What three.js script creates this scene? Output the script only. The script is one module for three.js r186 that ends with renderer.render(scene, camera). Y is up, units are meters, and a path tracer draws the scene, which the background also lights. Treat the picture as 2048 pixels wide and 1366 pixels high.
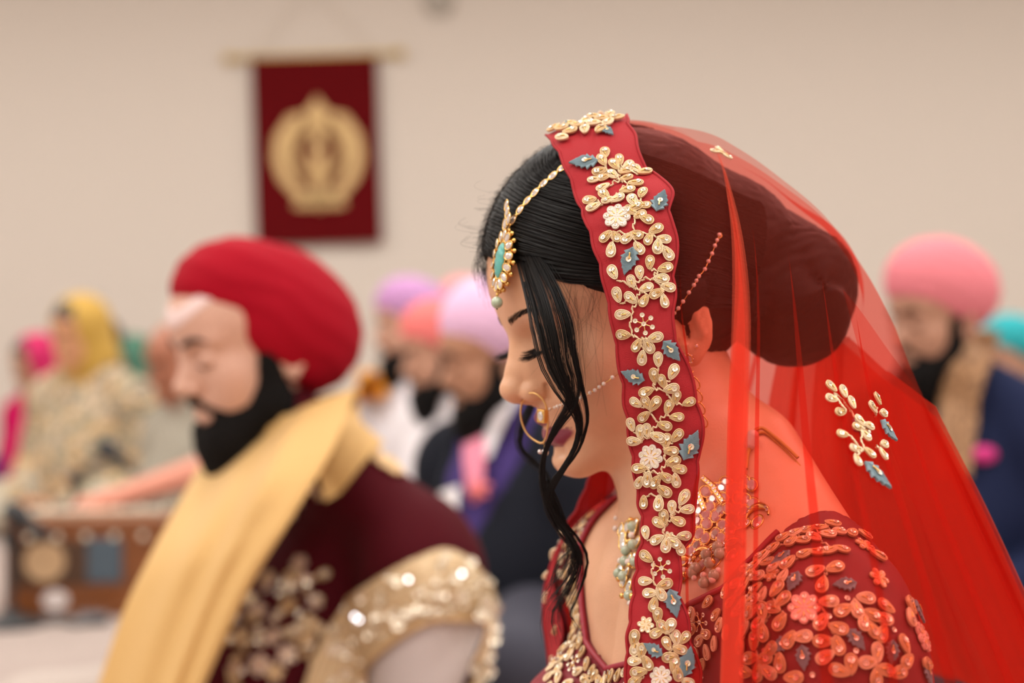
import * as THREE from 'three';
import { RoundedBoxGeometry } from 'three/addons/geometries/RoundedBoxGeometry.js';
import { RectAreaLightUniformsLib } from 'three/addons/lights/RectAreaLightUniformsLib.js';
import { mergeGeometries, mergeVertices } from 'three/addons/utils/BufferGeometryUtils.js';
import { ImprovedNoise } from 'three/addons/math/ImprovedNoise.js';

// ---------- camera, exposure, light ----------
RectAreaLightUniformsLib.init();
const scene = new THREE.Scene();
const EYE = new THREE.Vector3(0, 0.69, 1.07);
const camera = new THREE.PerspectiveCamera(26, 2048 / 1366, 0.05, 60);
camera.position.copy(EYE);
camera.focus = 0.975;
camera.userData.fStop = 2.9;
camera.updateMatrixWorld();
const renderer = new THREE.WebGLRenderer({ antialias: true });
renderer.toneMapping = THREE.LinearToneMapping;
renderer.toneMappingExposure = 1.27;
renderer.shadowMap.enabled = true;
scene.background = new THREE.Color(0x000000);
const CEIL = 3.3, LIGHT = 6.2;
const PANELS = [];
for (const z of [2.2, 0.8, -1.4, -3.4, -4.7]) for (const x of [-5.2, -3.2, -1.2, 0.9, 3.0, 5.1]) PANELS.push([x, z]);

// ---------- helpers ----------
const FPX = 683 / Math.tan((13 * Math.PI) / 180);
const V = (x, y, z) => new THREE.Vector3(x, y, z);
const P = (px, py, d) => V(((px - 1024) / FPX) * d, EYE.y - ((py - 683) / FPX) * d, EYE.z - d); // picture point at a distance
const PZ = (px, py, z) => P(px, py, EYE.z - z);
let seed = 7;
const rnd = () => { seed = (seed * 1664525 + 1013904223) >>> 0; return seed / 4294967296; };
const rr = (a, b) => a + (b - a) * rnd();
const clamp = (x, a, b) => Math.max(a, Math.min(b, x));
const lerp = (a, b, t) => a + (b - a) * t;
const sstep = (a, b, x) => { const t = clamp((x - a) / (b - a), 0, 1); return t * t * (3 - 2 * t); };
const perlin = new ImprovedNoise();
const noise = (x, y, z) => perlin.noise(x, y, z);
const D2R = Math.PI / 180;

const taken = {};
function numbered(name) {
  const k = taken[name] = (taken[name] ?? -1) + 1;
  return k ? `${name}_${String(k).padStart(3, '0')}` : name;
}
function thing(name, label, category, group, pos) {
  const g = new THREE.Group();
  g.name = numbered(name);
  g.userData = { label, category };
  if (group) g.userData.group = group;
  if (pos) g.position.copy(pos);
  g.updateMatrixWorld();
  scene.add(g);
  return g;
}
function mesh(name, geo, mat, parent, label) {
  const m = new THREE.Mesh(geo, mat);
  m.name = parent ? name : numbered(name);
  m.castShadow = m.receiveShadow = true;
  if (label) m.userData.label = label;
  (parent ?? scene).add(m);
  return m;
}
// a part whose geometry is given in world space, under a thing placed at its base
function part(name, geo, mat, parent, label) {
  const m = mesh(name, geo, mat, parent, label);
  parent.updateWorldMatrix(true, false);
  m.geometry.applyMatrix4(parent.matrixWorld.clone().invert());
  return m;
}
function struct(name, geo, mat) {
  const m = mesh(name, geo, mat);
  m.name = name;
  m.userData.kind = 'structure';
  return m;
}
const box = (w, h, d, x, y, z) => new THREE.BoxGeometry(w, h, d).translate(x, y, z);
const std = (c, rough = 0.8, o = {}) => new THREE.MeshPhysicalMaterial({ color: c, roughness: rough, side: THREE.DoubleSide, ...o });
const lin = (r, g, b) => new THREE.Color().setRGB(r, g, b);

// textures computed here: grey noise for bump, tinted noise for colour
function noiseTex(n, f, srgb, rep) {
  const a = new Uint8Array(n * n * 4);
  for (let y = 0; y < n; y++) for (let x = 0; x < n; x++) {
    const c = f(x / n, y / n, x, y), i = (y * n + x) * 4;
    a[i] = c[0]; a[i + 1] = c[1]; a[i + 2] = c[2]; a[i + 3] = 255;
  }
  const t = new THREE.DataTexture(a, n, n);
  t.wrapS = t.wrapT = THREE.RepeatWrapping; t.magFilter = THREE.LinearFilter;
  if (srgb) t.colorSpace = THREE.SRGBColorSpace;
  if (rep) t.repeat.set(rep, rep);
  t.needsUpdate = true;
  return t;
}
const grey = (v) => { const b = clamp(Math.round(v * 255), 0, 255); return [b, b, b]; };

// ---------- implicit surfaces ----------
const smin = (a, b, k) => { const h = Math.max(k - Math.abs(a - b), 0) / k; return Math.min(a, b) - h * h * k * 0.25; };
const smax = (a, b, k) => -smin(-a, -b, k);
function ell(x, y, z, cx, cy, cz, rx, ry, rz) {
  const a = (x - cx) / rx, b = (y - cy) / ry, d = (z - cz) / rz;
  const k0 = Math.sqrt(a * a + b * b + d * d), u = a / rx, v = b / ry, w = d / rz, k1 = Math.sqrt(u * u + v * v + w * w);
  return k1 < 1e-9 ? -Math.min(rx, ry, rz) : (k0 * (k0 - 1)) / k1;
}
function cap(x, y, z, cx, cy, cz, ex, ey, ez, ra, rb) {
  const bx = ex - cx, by = ey - cy, bz = ez - cz, px = x - cx, py = y - cy, pz = z - cz;
  let h = (px * bx + py * by + pz * bz) / (bx * bx + by * by + bz * bz);
  h = h < 0 ? 0 : h > 1 ? 1 : h;
  const u = px - bx * h, v = py - by * h, w = pz - bz * h;
  return Math.sqrt(u * u + v * v + w * w) - (ra + (rb - ra) * h);
}
// naive surface nets, then projected onto the field; f(x, y, z) < 0 inside
function nets(f, lo, hi, cell, { refine, color, eps } = {}) {
  const n = [0, 1, 2].map((k) => Math.ceil((hi[k] - lo[k]) / cell) + 1), [nx, ny, nz] = n;
  const val = new Float32Array(nx * ny * nz).fill(1), B = 4;
  const at = (i, j, k) => (k * ny + j) * nx + i;
  for (let k0 = 0; k0 < nz; k0 += B) for (let j0 = 0; j0 < ny; j0 += B) for (let i0 = 0; i0 < nx; i0 += B) {
    const c = f(lo[0] + (i0 + B / 2) * cell, lo[1] + (j0 + B / 2) * cell, lo[2] + (k0 + B / 2) * cell);
    const far = Math.abs(c) > B * cell * 1.1;
    for (let k = k0; k < Math.min(nz, k0 + B); k++) for (let j = j0; j < Math.min(ny, j0 + B); j++) for (let i = i0; i < Math.min(nx, i0 + B); i++)
      val[at(i, j, k)] = far ? c : f(lo[0] + i * cell, lo[1] + j * cell, lo[2] + k * cell);
  }
  const vid = new Int32Array(nx * ny * nz).fill(-1);
  let pos = [], idx = [];
  for (let k = 0; k < nz - 1; k++) for (let j = 0; j < ny - 1; j++) for (let i = 0; i < nx - 1; i++) {
    let mask = 0;
    for (let c = 0; c < 8; c++) if (val[at(i + (c & 1), j + ((c >> 1) & 1), k + (c >> 2))] < 0) mask |= 1 << c;
    if (mask === 0 || mask === 255) continue;
    let sx = 0, sy = 0, sz = 0, cnt = 0;
    for (const [a, b] of EDGES) {
      if (((mask >> a) & 1) === ((mask >> b) & 1)) continue;
      const va = val[at(i + (a & 1), j + ((a >> 1) & 1), k + (a >> 2))], vb = val[at(i + (b & 1), j + ((b >> 1) & 1), k + (b >> 2))], t = va / (va - vb);
      sx += lerp(a & 1, b & 1, t); sy += lerp((a >> 1) & 1, (b >> 1) & 1, t); sz += lerp(a >> 2, b >> 2, t); cnt++;
    }
    vid[at(i, j, k)] = pos.length / 3;
    pos.push(lo[0] + (i + sx / cnt) * cell, lo[1] + (j + sy / cnt) * cell, lo[2] + (k + sz / cnt) * cell);
  }
  const quad = (a, b, c, d, flip) => { if (a < 0 || b < 0 || c < 0 || d < 0) return; flip ? idx.push(a, c, b, a, d, c) : idx.push(a, b, c, a, c, d); };
  for (let k = 1; k < nz - 1; k++) for (let j = 1; j < ny - 1; j++) for (let i = 1; i < nx - 1; i++) {
    const s = val[at(i, j, k)] < 0;
    if (s !== val[at(i + 1, j, k)] < 0) quad(vid[at(i, j - 1, k - 1)], vid[at(i, j, k - 1)], vid[at(i, j, k)], vid[at(i, j - 1, k)], !s);
    if (s !== val[at(i, j + 1, k)] < 0) quad(vid[at(i - 1, j, k - 1)], vid[at(i - 1, j, k)], vid[at(i, j, k)], vid[at(i, j, k - 1)], !s);
    if (s !== val[at(i, j, k + 1)] < 0) quad(vid[at(i - 1, j - 1, k)], vid[at(i, j - 1, k)], vid[at(i, j, k)], vid[at(i - 1, j, k)], !s);
  }
  const e = eps ?? cell * 0.25, g = [0, 0, 0];
  const grad = (x, y, z) => { g[0] = (f(x + e, y, z) - f(x - e, y, z)) / (2 * e); g[1] = (f(x, y + e, z) - f(x, y - e, z)) / (2 * e); g[2] = (f(x, y, z + e) - f(x, y, z - e)) / (2 * e); };
  const project = (from) => {
    for (let v = from; v < pos.length; v += 3) {
      const o = [pos[v], pos[v + 1], pos[v + 2]];
      grad(o[0], o[1], o[2]);
      const l = g[0] ** 2 + g[1] ** 2 + g[2] ** 2;
      for (let q = 0; q < 2 && l > 1e-6; q++) {
        const m = clamp(f(pos[v], pos[v + 1], pos[v + 2]) / l, -cell * 0.7, cell * 0.7);
        for (let c = 0; c < 3; c++) pos[v + c] -= m * g[c];
      }
      if (Math.hypot(pos[v] - o[0], pos[v + 1] - o[1], pos[v + 2] - o[2]) > cell * 1.5) { pos[v] = o[0]; pos[v + 1] = o[1]; pos[v + 2] = o[2]; }
    }
  };
  project(0);
  if (refine) { // split the edges whose middle lies where finer triangles are wanted
    const from = pos.length, mid = new Map(), out = [];
    const half = (a, b) => {
      const key = a < b ? a * 4194304 + b : b * 4194304 + a;
      let m = mid.get(key);
      if (m === undefined) {
        const x = (pos[3 * a] + pos[3 * b]) / 2, y = (pos[3 * a + 1] + pos[3 * b + 1]) / 2, z = (pos[3 * a + 2] + pos[3 * b + 2]) / 2;
        m = refine(x, y, z) ? pos.length / 3 : -1;
        if (m >= 0) pos.push(x, y, z);
        mid.set(key, m);
      }
      return m;
    };
    for (let t = 0; t < idx.length; t += 3) {
      let a = idx[t], b = idx[t + 1], c = idx[t + 2];
      let ab = half(a, b), bc = half(b, c), ca = half(c, a);
      const cnt = (ab >= 0) + (bc >= 0) + (ca >= 0);
      if (cnt === 0) out.push(a, b, c);
      else if (cnt === 3) out.push(a, ab, ca, ab, b, bc, ca, bc, c, ab, bc, ca);
      else {
        while (!(ab >= 0 && (cnt === 1 || bc >= 0))) [a, b, c, ab, bc, ca] = [b, c, a, bc, ca, ab];
        if (cnt === 1) out.push(a, ab, c, ab, b, c);
        else out.push(ab, b, bc, a, ab, bc, a, bc, c);
      }
    }
    idx = out;
    project(from);
  }
  const nor = new Float32Array(pos.length), col = color ? new Float32Array(pos.length) : null, uv = new Float32Array((pos.length / 3) * 2);
  for (let v = 0; v < pos.length; v += 3) {
    grad(pos[v], pos[v + 1], pos[v + 2]);
    const l = Math.hypot(...g) || 1;
    for (let c = 0; c < 3; c++) nor[v + c] = g[c] / l;
    if (col) { const q = color(pos[v], pos[v + 1], pos[v + 2], g[0] / l, g[1] / l, g[2] / l); col[v] = q[0]; col[v + 1] = q[1]; col[v + 2] = q[2]; }
    uv[(v / 3) * 2] = pos[v] + pos[v + 2] * 0.71; uv[(v / 3) * 2 + 1] = pos[v + 1] + pos[v + 2] * 0.31;
  }
  const geo = new THREE.BufferGeometry();
  geo.setAttribute('position', new THREE.BufferAttribute(new Float32Array(pos), 3));
  geo.setAttribute('normal', new THREE.BufferAttribute(nor, 3));
  geo.setAttribute('uv', new THREE.BufferAttribute(uv, 2));
  if (col) geo.setAttribute('color', new THREE.BufferAttribute(col, 3));
  geo.setIndex(idx);
  return geo;
}
const EDGES = [[0, 1], [2, 3], [4, 5], [6, 7], [0, 2], [1, 3], [4, 6], [5, 7], [0, 4], [1, 5], [2, 6], [3, 7]];
// where the sight line through a picture point meets a field
function hit(f, px, py, d0 = 0.6, d1 = 1.5) {
  const o = EYE, dir = P(px, py, 1).sub(o);
  let t = d0;
  for (let i = 0; i < 240 && t < d1; i++) {
    const q = o.clone().addScaledVector(dir, t), d = f(q.x, q.y, q.z);
    if (d < 0.0002) { const e = 0.0006, n = V(f(q.x + e, q.y, q.z) - f(q.x - e, q.y, q.z), f(q.x, q.y + e, q.z) - f(q.x, q.y - e, q.z), f(q.x, q.y, q.z + e) - f(q.x, q.y, q.z - e)).normalize(); return { p: q, n, d: t }; }
    t += Math.max(d * 0.7, 0.0004);
  }
  return null;
}
// many thin tapering tubes in one geometry: [{ pts: [Vector3], r0, r1 }]
function tubes(list, sides = 3) {
  const pos = [], nor = [], uv = [], idx = [];
  const t = V(0, 0, 0), a = V(0, 0, 0), b = V(0, 0, 0), up = V(0, 0, 1);
  for (const { pts, r0, r1, mid } of list) {
    const n = pts.length, base = pos.length / 3;
    for (let i = 0; i < n; i++) {
      t.subVectors(pts[Math.min(i + 1, n - 1)], pts[Math.max(i - 1, 0)]).normalize();
      a.crossVectors(t, up); if (a.lengthSq() < 1e-6) a.crossVectors(t, V(1, 0, 0)); a.normalize(); b.crossVectors(t, a);
      const u = i / (n - 1), r = mid ? lerp(lerp(r0, mid, Math.min(1, u * 3)), r1, sstep(0.35, 1, u)) : lerp(r0, r1, u);
      for (let s = 0; s < sides; s++) {
        const w = (s / sides) * 2 * Math.PI, c = Math.cos(w), q = Math.sin(w);
        const dx = a.x * c + b.x * q, dy = a.y * c + b.y * q, dz = a.z * c + b.z * q;
        pos.push(pts[i].x + dx * r, pts[i].y + dy * r, pts[i].z + dz * r); nor.push(dx, dy, dz); uv.push(s / sides, u);
        if (i < n - 1) { const p0 = base + i * sides + s, p1 = base + i * sides + ((s + 1) % sides); idx.push(p0, p1, p1 + sides, p0, p1 + sides, p0 + sides); }
      }
    }
  }
  const geo = new THREE.BufferGeometry();
  geo.setAttribute('position', new THREE.Float32BufferAttribute(pos, 3));
  geo.setAttribute('normal', new THREE.Float32BufferAttribute(nor, 3));
  geo.setAttribute('uv', new THREE.Float32BufferAttribute(uv, 2));
  geo.setIndex(idx);
  return geo;
}
const curve = (pts, n, tension = 0.5) => new THREE.CatmullRomCurve3(pts, false, 'centripetal', tension).getPoints(n);
const tube = (pts, r, n = 24, sides = 8) => { const c = curve(pts, n); return tubes([{ pts: c, r0: r, r1: r }], sides); };
const merged = (list) => mergeGeometries(list.map((g) => { const q = g.index ? g.toNonIndexed() : g; for (const k of Object.keys(q.attributes)) if (!['position', 'normal', 'uv'].includes(k)) q.deleteAttribute(k); return q; }));
// a grid surface from a function of (u, v)
function sheet(fn, nu, nv) {
  const pos = [], uv = [], idx = [];
  for (let j = 0; j <= nv; j++) for (let i = 0; i <= nu; i++) {
    const p = fn(i / nu, j / nv);
    pos.push(p.x, p.y, p.z); uv.push(i / nu, j / nv);
    if (i < nu && j < nv) { const a = j * (nu + 1) + i; idx.push(a, a + 1, a + nu + 2, a, a + nu + 2, a + nu + 1); }
  }
  const g = new THREE.BufferGeometry();
  g.setAttribute('position', new THREE.Float32BufferAttribute(pos, 3));
  g.setAttribute('uv', new THREE.Float32BufferAttribute(uv, 2));
  g.setIndex(idx);
  g.computeVertexNormals();
  return g;
}
// place a flat piece (its x along the piece, its z outwards) on a surface point
function lay(o, p, n, dir) {
  const z = n.clone().normalize(), x = dir.clone().addScaledVector(z, -dir.dot(z)).normalize(), y = z.clone().cross(x);
  o.matrixAutoUpdate = true;
  o.position.copy(p);
  o.quaternion.setFromRotationMatrix(new THREE.Matrix4().makeBasis(x, y, z));
  return o;
}
// ---------- the hall ----------
const X0 = -6.6, X1 = 6.6, ZB = -7.1, ZF = 3.2, TH = 0.2;
const plasterBump = noiseTex(256, (u, v) => grey(0.5 + 0.25 * noise(u * 40, v * 40, 1) + 0.25 * noise(u * 110, v * 110, 4)));
const wallMat = std(lin(0.63, 0.565, 0.505), 0.85, { bumpMap: plasterBump, bumpScale: 0.0008 });
struct('wall_back', box(X1 - X0 + 2 * TH, CEIL + TH, TH, 0, (CEIL + TH) / 2, ZB - TH / 2), wallMat);
struct('wall_front', box(X1 - X0 + 2 * TH, CEIL + TH, TH, 0, (CEIL + TH) / 2, ZF + TH / 2), wallMat);
struct('wall_left', box(TH, CEIL + TH, ZF - ZB, X0 - TH / 2, (CEIL + TH) / 2, (ZF + ZB) / 2), wallMat);
struct('wall_right', box(TH, CEIL + TH, ZF - ZB, X1 + TH / 2, (CEIL + TH) / 2, (ZF + ZB) / 2), wallMat);
struct('ceiling', box(X1 - X0, TH, ZF - ZB, 0, CEIL + TH / 2, (ZF + ZB) / 2), std(lin(0.8, 0.77, 0.72), 0.9));
const carpetTex = noiseTex(256, (u, v) => { const n = 0.5 + 0.35 * noise(u * 90, v * 90, 2) + 0.25 * noise(u * 9, v * 9, 5); return [150 + 22 * n, 134 + 22 * n, 126 + 22 * n]; }, true, 6);
struct('floor', box(X1 - X0, TH, ZF - ZB, 0, -TH / 2, (ZF + ZB) / 2), std(0xffffff, 0.95, { map: carpetTex, sheen: 0.3, sheenColor: new THREE.Color(0xffffff) }));
for (const [n, g] of [['baseboard_back', box(X1 - X0, 0.1, 0.015, 0, 0.05, ZB + 0.0075)], ['baseboard_left', box(0.015, 0.1, ZF - ZB, X0 + 0.0075, 0.05, (ZF + ZB) / 2)], ['baseboard_right', box(0.015, 0.1, ZF - ZB, X1 - 0.0075, 0.05, (ZF + ZB) / 2)]])
  struct(n, g, std(lin(0.62, 0.55, 0.46), 0.5));

// ceiling light panels: diffuser and the light just below it
const diffMat = std(0xffffff, 0.6, { emissive: new THREE.Color(1, 0.93, 0.83), emissiveIntensity: 2.2 });
const panelFrame = std(0xe8e6e0, 0.5);
for (const [x, z] of PANELS) {
  const t = thing('ceiling_light', 'square white recessed ceiling light panel with glowing diffuser', 'light', 'ceiling light panels of the hall', V(x, CEIL, z));
  mesh('diffuser', box(0.86, 0.012, 0.86, 0, -0.012, 0), diffMat, t);
  for (const [w, d, px, pz] of [[0.92, 0.03, 0, 0.445], [0.92, 0.03, 0, -0.445], [0.03, 0.86, 0.445, 0], [0.03, 0.86, -0.445, 0]]) mesh('frame_bar', box(w, 0.024, d, px, -0.012, pz), panelFrame, t);
  const l = new THREE.RectAreaLight(new THREE.Color(1, 0.98, 0.95), LIGHT, 0.86, 0.86);
  l.position.set(x, CEIL - 0.025, z);
  l.lookAt(x, 0, z);
  l.name = 'panel_light';
  scene.add(l);
}
// ---------- the bride: one body surface ----------
const HEAD = (() => {
  const th = 18 * D2R, ps = 14 * D2R, o = P(1021, 670, 1.07);
  const F0 = V(-Math.cos(ps), 0, Math.sin(ps)), L = V(Math.sin(ps), 0, Math.cos(ps)), U0 = V(0, 1, 0);
  const F = F0.clone().multiplyScalar(Math.cos(th)).addScaledVector(U0, -Math.sin(th)), U = U0.clone().multiplyScalar(Math.cos(th)).addScaledVector(F0, Math.sin(th));
  return { o, F, U, L };
})();
const toHead = (x, y, z) => { const { o, F, U, L } = HEAD, a = (x - o.x) * 1000, b = (y - o.y) * 1000, c = (z - o.z) * 1000; return [a * F.x + b * F.y + c * F.z, a * U.x + b * U.y + c * U.z, a * L.x + b * L.y + c * L.z]; };
const fromHead = (x, y, z) => HEAD.o.clone().addScaledVector(HEAD.F, x / 1000).addScaledVector(HEAD.U, y / 1000).addScaledVector(HEAD.L, z / 1000);

const upperLip = (x, y, z) => Math.min(cap(x, y, z, -3.6, -64.5, 3, -22, -72, 28, 4.8, 2.6), cap(x, y, z, -3.9, -65.5, 0, -3.6, -64.5, 3, 4.4, 4.6));
const lowerLip = (x, y, z) => smin(cap(x, y, z, -8.2, -79.8, 0, -10.6, -79.2, 11, 7.4, 7.0), cap(x, y, z, -10.6, -79.2, 11, -22.5, -74, 28.5, 7.0, 3.0), 3);
const eyeLid = (x, y, z) => ell(x, y, z, -19.5, -9.5, 31.5, 13.2, 12.4, 14.5);
function headF(x, y, zs) { // millimetres: x forward from the nasion, y up, z towards the side
  const z = Math.abs(zs);
  let d = ell(x, y, z, -95, 36, 0, 93, 79, 73);                       // cranium
  d = smin(d, ell(x, y, z, -49, 26, 0, 47.5, 45, 56), 24);                // forehead
  d = smin(d, ell(x, y, z, -56, -40, 0, 48, 66, 57), 24);              // middle of the face
  d = smin(d, ell(x, y, z, -41, -34, 36, 24, 24, 23), 18);             // cheekbone
  d = smin(d, ell(x, y, z, -31, -66, 0, 28, 26, 27), 14);              // muzzle
  d = smin(d, ell(x, y, z, -19, -99, 0, 15.5, 13, 17), 12);            // chin
  d = smin(d, cap(x, y, z, -22, -99, 9, -78, -78, 42, 13, 12.5), 15);    // jaw
  d = smin(d, cap(x, y, z, -78, -78, 42, -94, -32, 56, 12.5, 13), 15);
  d = smin(d, ell(x, y, z, -46, -60, 32, 26, 26, 19), 16);             // cheek
  d = smin(d, ell(x, y, z, -52, -88, 0, 34, 22, 32), 16);              // floor of the mouth
  d = smin(d, cap(x, y, z, -11.5, 9, 6, -24, 13, 44, 8, 7), 14);          // brow
  d = smax(d, -ell(x, y, z, -1, -9, 31, 15, 12.5, 17), 11);             // eye socket
  d = smin(d, eyeLid(x, y, z), 3.5);                                       // closed lid over the eye
  d = smax(d, -cap(x, y, z, -6.5, -2.5, 24, -10, -2.5, 41, 1.2, 1.0), 3);  // crease above the lid
  d = smin(d, cap(x, y, z, -11, 6, 0, 3.5, -27, 0, 7, 8.2), 8);       // nose
  d = smin(d, ell(x, y, z, -10, -30, 7, 13, 20, 10), 8);
  d = smin(d, cap(x, y, z, 3.5, -27, 0, 9.2, -37.2, 0, 8, 9.6), 5);
  d = smin(d, ell(x, y, z, 9.6, -37.8, 0, 9.8, 8.8, 10.4), 4);
  d = smin(d, ell(x, y, z, -1.2, -43.2, 11.2, 9.4, 7.2, 5.4), 4.5);     // wing
  d = smin(d, cap(x, y, z, 10, -44, 0, -2, -51, 0, 4, 4.4), 4);       // columella
  d = smax(d, -ell(x, y, z, 2.5, -50.5, 7, 6.4, 4.2, 3.0), 2.2);         // nostril
  d = smax(d, -cap(x, y, z, -10.5, -41, 18, -9, -50, 16.5, 1.0, 1.0), 4);  // fold behind the wing
  d = smax(d, -cap(x, y, z, 2.6, -55, 0, 1.6, -60, 0, 1.4, 1.6), 3.5);  // philtrum
  d = smin(d, upperLip(x, y, z), 3.2);
  d = smin(d, lowerLip(x, y, z), 3.2);
  d = smax(d, -cap(x, y, z, 1.5, -71.6, 0, -20, -73, 27, 2.0, 0.9), 1.6); // between the lips
  d = smax(d, -cap(x, y, z, -1.0, -91, 0, -7, -91, 12, 2.2, 1.4), 8);     // under the lower lip
  // ear
  const ex = (x + 109) / 0.88, ey = (y + 26) / 0.88, ez = z - 66 + 0.3 * (x + 109);
  let e = ell(ex, ey, ez, 0, 2, 4, 16, 30, 4);
  e = smin(e, ell(ex, ey, ez, 6, -25, 3, 8, 10, 4), 5);
  e = smax(e, -ell(ex, ey, ez, 2.5, 1, 9, 10.5, 20, 5.5), 3);
  e = smin(e, cap(ex, ey, ez, -3.5, 16, 5.5, -5, -12, 5.5, 2.8, 2.6), 3);
  e = smax(e, -ell(ex, ey, ez, 6.5, -5, 6, 6, 9, 7), 3);
  e = smin(e, ell(ex, ey, ez, 13, -3, 2, 4, 7, 4), 4);
  return smin(d, e * 0.88, 5);
}
const BN = P(1400, 1010, 1.07), BY = 23 * D2R;
const toTorso = (x, y, z) => { const a = x - BN.x, c = z - BN.z; return [-a * Math.cos(BY) + c * Math.sin(BY), y - BN.y, a * Math.sin(BY) + c * Math.cos(BY)]; };
const fromTorso = (f, u, l) => V(BN.x - f * Math.cos(BY) + l * Math.sin(BY), BN.y + u, BN.z + f * Math.sin(BY) + l * Math.cos(BY));
const nt = fromHead(-98, -42, 0), nm = fromHead(-96, -85, 0), nl = fromTorso(-0.012, -0.015, 0);
const ntx = nt.x, nty = nt.y, ntz = nt.z, nmx = nm.x, nmy = nm.y, nmz = nm.z, nlx = nl.x, nly = nl.y, nlz = nl.z;
function fingers(x, y, z, s) { // a relaxed hand lying on the lap; s: side
  let d = ell(x, y, z, 0.235, -0.385, 0.07 * s, 0.05, 0.016, 0.036);
  for (const [k, l] of [[-0.027, 0.062], [-0.009, 0.074], [0.01, 0.07], [0.028, 0.054]]) {
    const c = (0.07 + k) * s;
    d = smin(d, cap(x, y, z, 0.272, -0.382, c, 0.272 + l * 0.55, -0.384, c * 0.97, 0.0092, 0.0084), 0.006);
    d = smin(d, cap(x, y, z, 0.272 + l * 0.55, -0.384, c * 0.97, 0.272 + l * 0.95, -0.398, c * 0.95, 0.0084, 0.0068), 0.004);
  }
  d = smin(d, cap(x, y, z, 0.215, -0.385, 0.045 * s, 0.25, -0.384, 0.015 * s, 0.012, 0.0095), 0.008);
  return smin(d, cap(x, y, z, 0.25, -0.384, 0.015 * s, 0.278, -0.388, 0.012 * s, 0.0095, 0.0075), 0.004);
}
function torsoF(x, y, z) {
  const [f, u, ls] = toTorso(x, y, z), l = Math.abs(ls), s = Math.sign(ls) || 1;
  let d = ell(f, u, l, -0.012, -0.18, 0, 0.092, 0.17, 0.135);
  d = smin(d, cap(f, u, l, -0.03, 0.035, 0.02, -0.025, -0.055, 0.125, 0.036, 0.042), 0.05);
  d = smin(d, cap(f, u, l, 0.03, -0.06, 0.03, -0.002, -0.065, 0.13, 0.028, 0.034), 0.05);
  d = smin(d, ell(f, u, l, -0.008, -0.098, 0.15, 0.052, 0.06, 0.047), 0.04);
  d = smin(d, cap(f, u, l, -0.012, -0.11, 0.156, 0.0, -0.31, 0.19, 0.047, 0.038), 0.03);
  d = smin(d, cap(f, u, l, 0.0, -0.31, 0.19, 0.19, -0.378, 0.085, 0.037, 0.024), 0.03);
  d = smin(d, ell(f, u, l, 0.062, -0.185, 0.066, 0.052, 0.06, 0.058), 0.04);
  d = smin(d, cap(f, u, l, -0.01, -0.28, 0, -0.015, -0.42, 0, 0.105, 0.125), 0.08);
  if (u < -0.32) d = smin(d, fingers(f, u, ls, s), 0.012);
  return d;
}
function brideF(x, y, z) {
  let d = torsoF(x, y, z);
  d = smin(d, cap(x, y, z, ntx, nty, ntz, nmx, nmy, nmz, 0.046, 0.046), 0.03);
  d = smin(d, cap(x, y, z, nmx, nmy, nmz, nlx, nly, nlz, 0.046, 0.054), 0.045);
  const q = toHead(x, y, z);
  const h = (q[0] + 90) ** 2 + q[1] ** 2 + q[2] ** 2 > 28900 ? 0.03 + (Math.sqrt((q[0] + 90) ** 2 + q[1] ** 2 + q[2] ** 2) - 170) / 1000 : headF(q[0], q[1], q[2]) / 1000;
  return smin(d, h, 0.014);
}
const skinTone = [0.73, 0.405, 0.245];
function brideColor(x, y, z) {
  const [a, b, cs] = toHead(x, y, z), c = Math.abs(cs);
  const n = noise(x * 160, y * 160, z * 160) * 0.03 + noise(x * 30, y * 30, z * 30) * 0.04;
  let q = skinTone.map((v) => v * (1 + n));
  const mixc = (t, k) => { q = q.map((v, i) => lerp(v, t[i], k)); };
  if (b > -100 && b < 40 && a > -60) {
    const lid = eyeLid(a, b, c);
    if (a > -24) mixc([0.2, 0.095, 0.06], 0.62 * sstep(4.5, 0.5, lid) * sstep(-16, -8, b) * sstep(16, 22, c));               // eye shadow
    const ul = upperLip(a, b, c), ll = lowerLip(a, b, c);
    mixc([0.27, 0.05, 0.085], sstep(1.3, 0.5, Math.min(ul, ll)) * (a > -24 ? 1 : 0));                                       // lipstick
  }
  return q;
}
console.log('bride body');
const bride = thing('person', 'seated bride in embroidered crimson blouse with bowed head and dark hair', 'person', null, V(0.16, 0, 0));
const skinBump = noiseTex(256, (u, v) => grey(0.5 + 0.3 * noise(u * 60, v * 60, 3) + 0.2 * noise(u * 128, v * 128, 9)), false, 12);
const skinMat = new THREE.MeshPhysicalMaterial({ color: 0xffffff, vertexColors: true, roughness: 0.38, specularIntensity: 0.9, bumpMap: skinBump, bumpScale: 0.00022, sheen: 0.25, sheenColor: lin(0.9, 0.55, 0.4), sheenRoughness: 0.5 });
const faceNear = (x, y, z) => { const [a, b] = toHead(x, y, z); return a > -60 && b > -125 && b < 30; };
const eyeFine = (x, y, z) => { const [a, b, c] = toHead(x, y, z); return a > -32 && b > -100 && b < 10; };
const bodyGeo = nets(brideF, [-0.08, 0.1, -0.25], [0.36, 0.87, 0.3], 0.0026, { refine: faceNear, color: brideColor, eps: 0.0004 });
part('body', bodyGeo, skinMat, bride);
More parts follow.
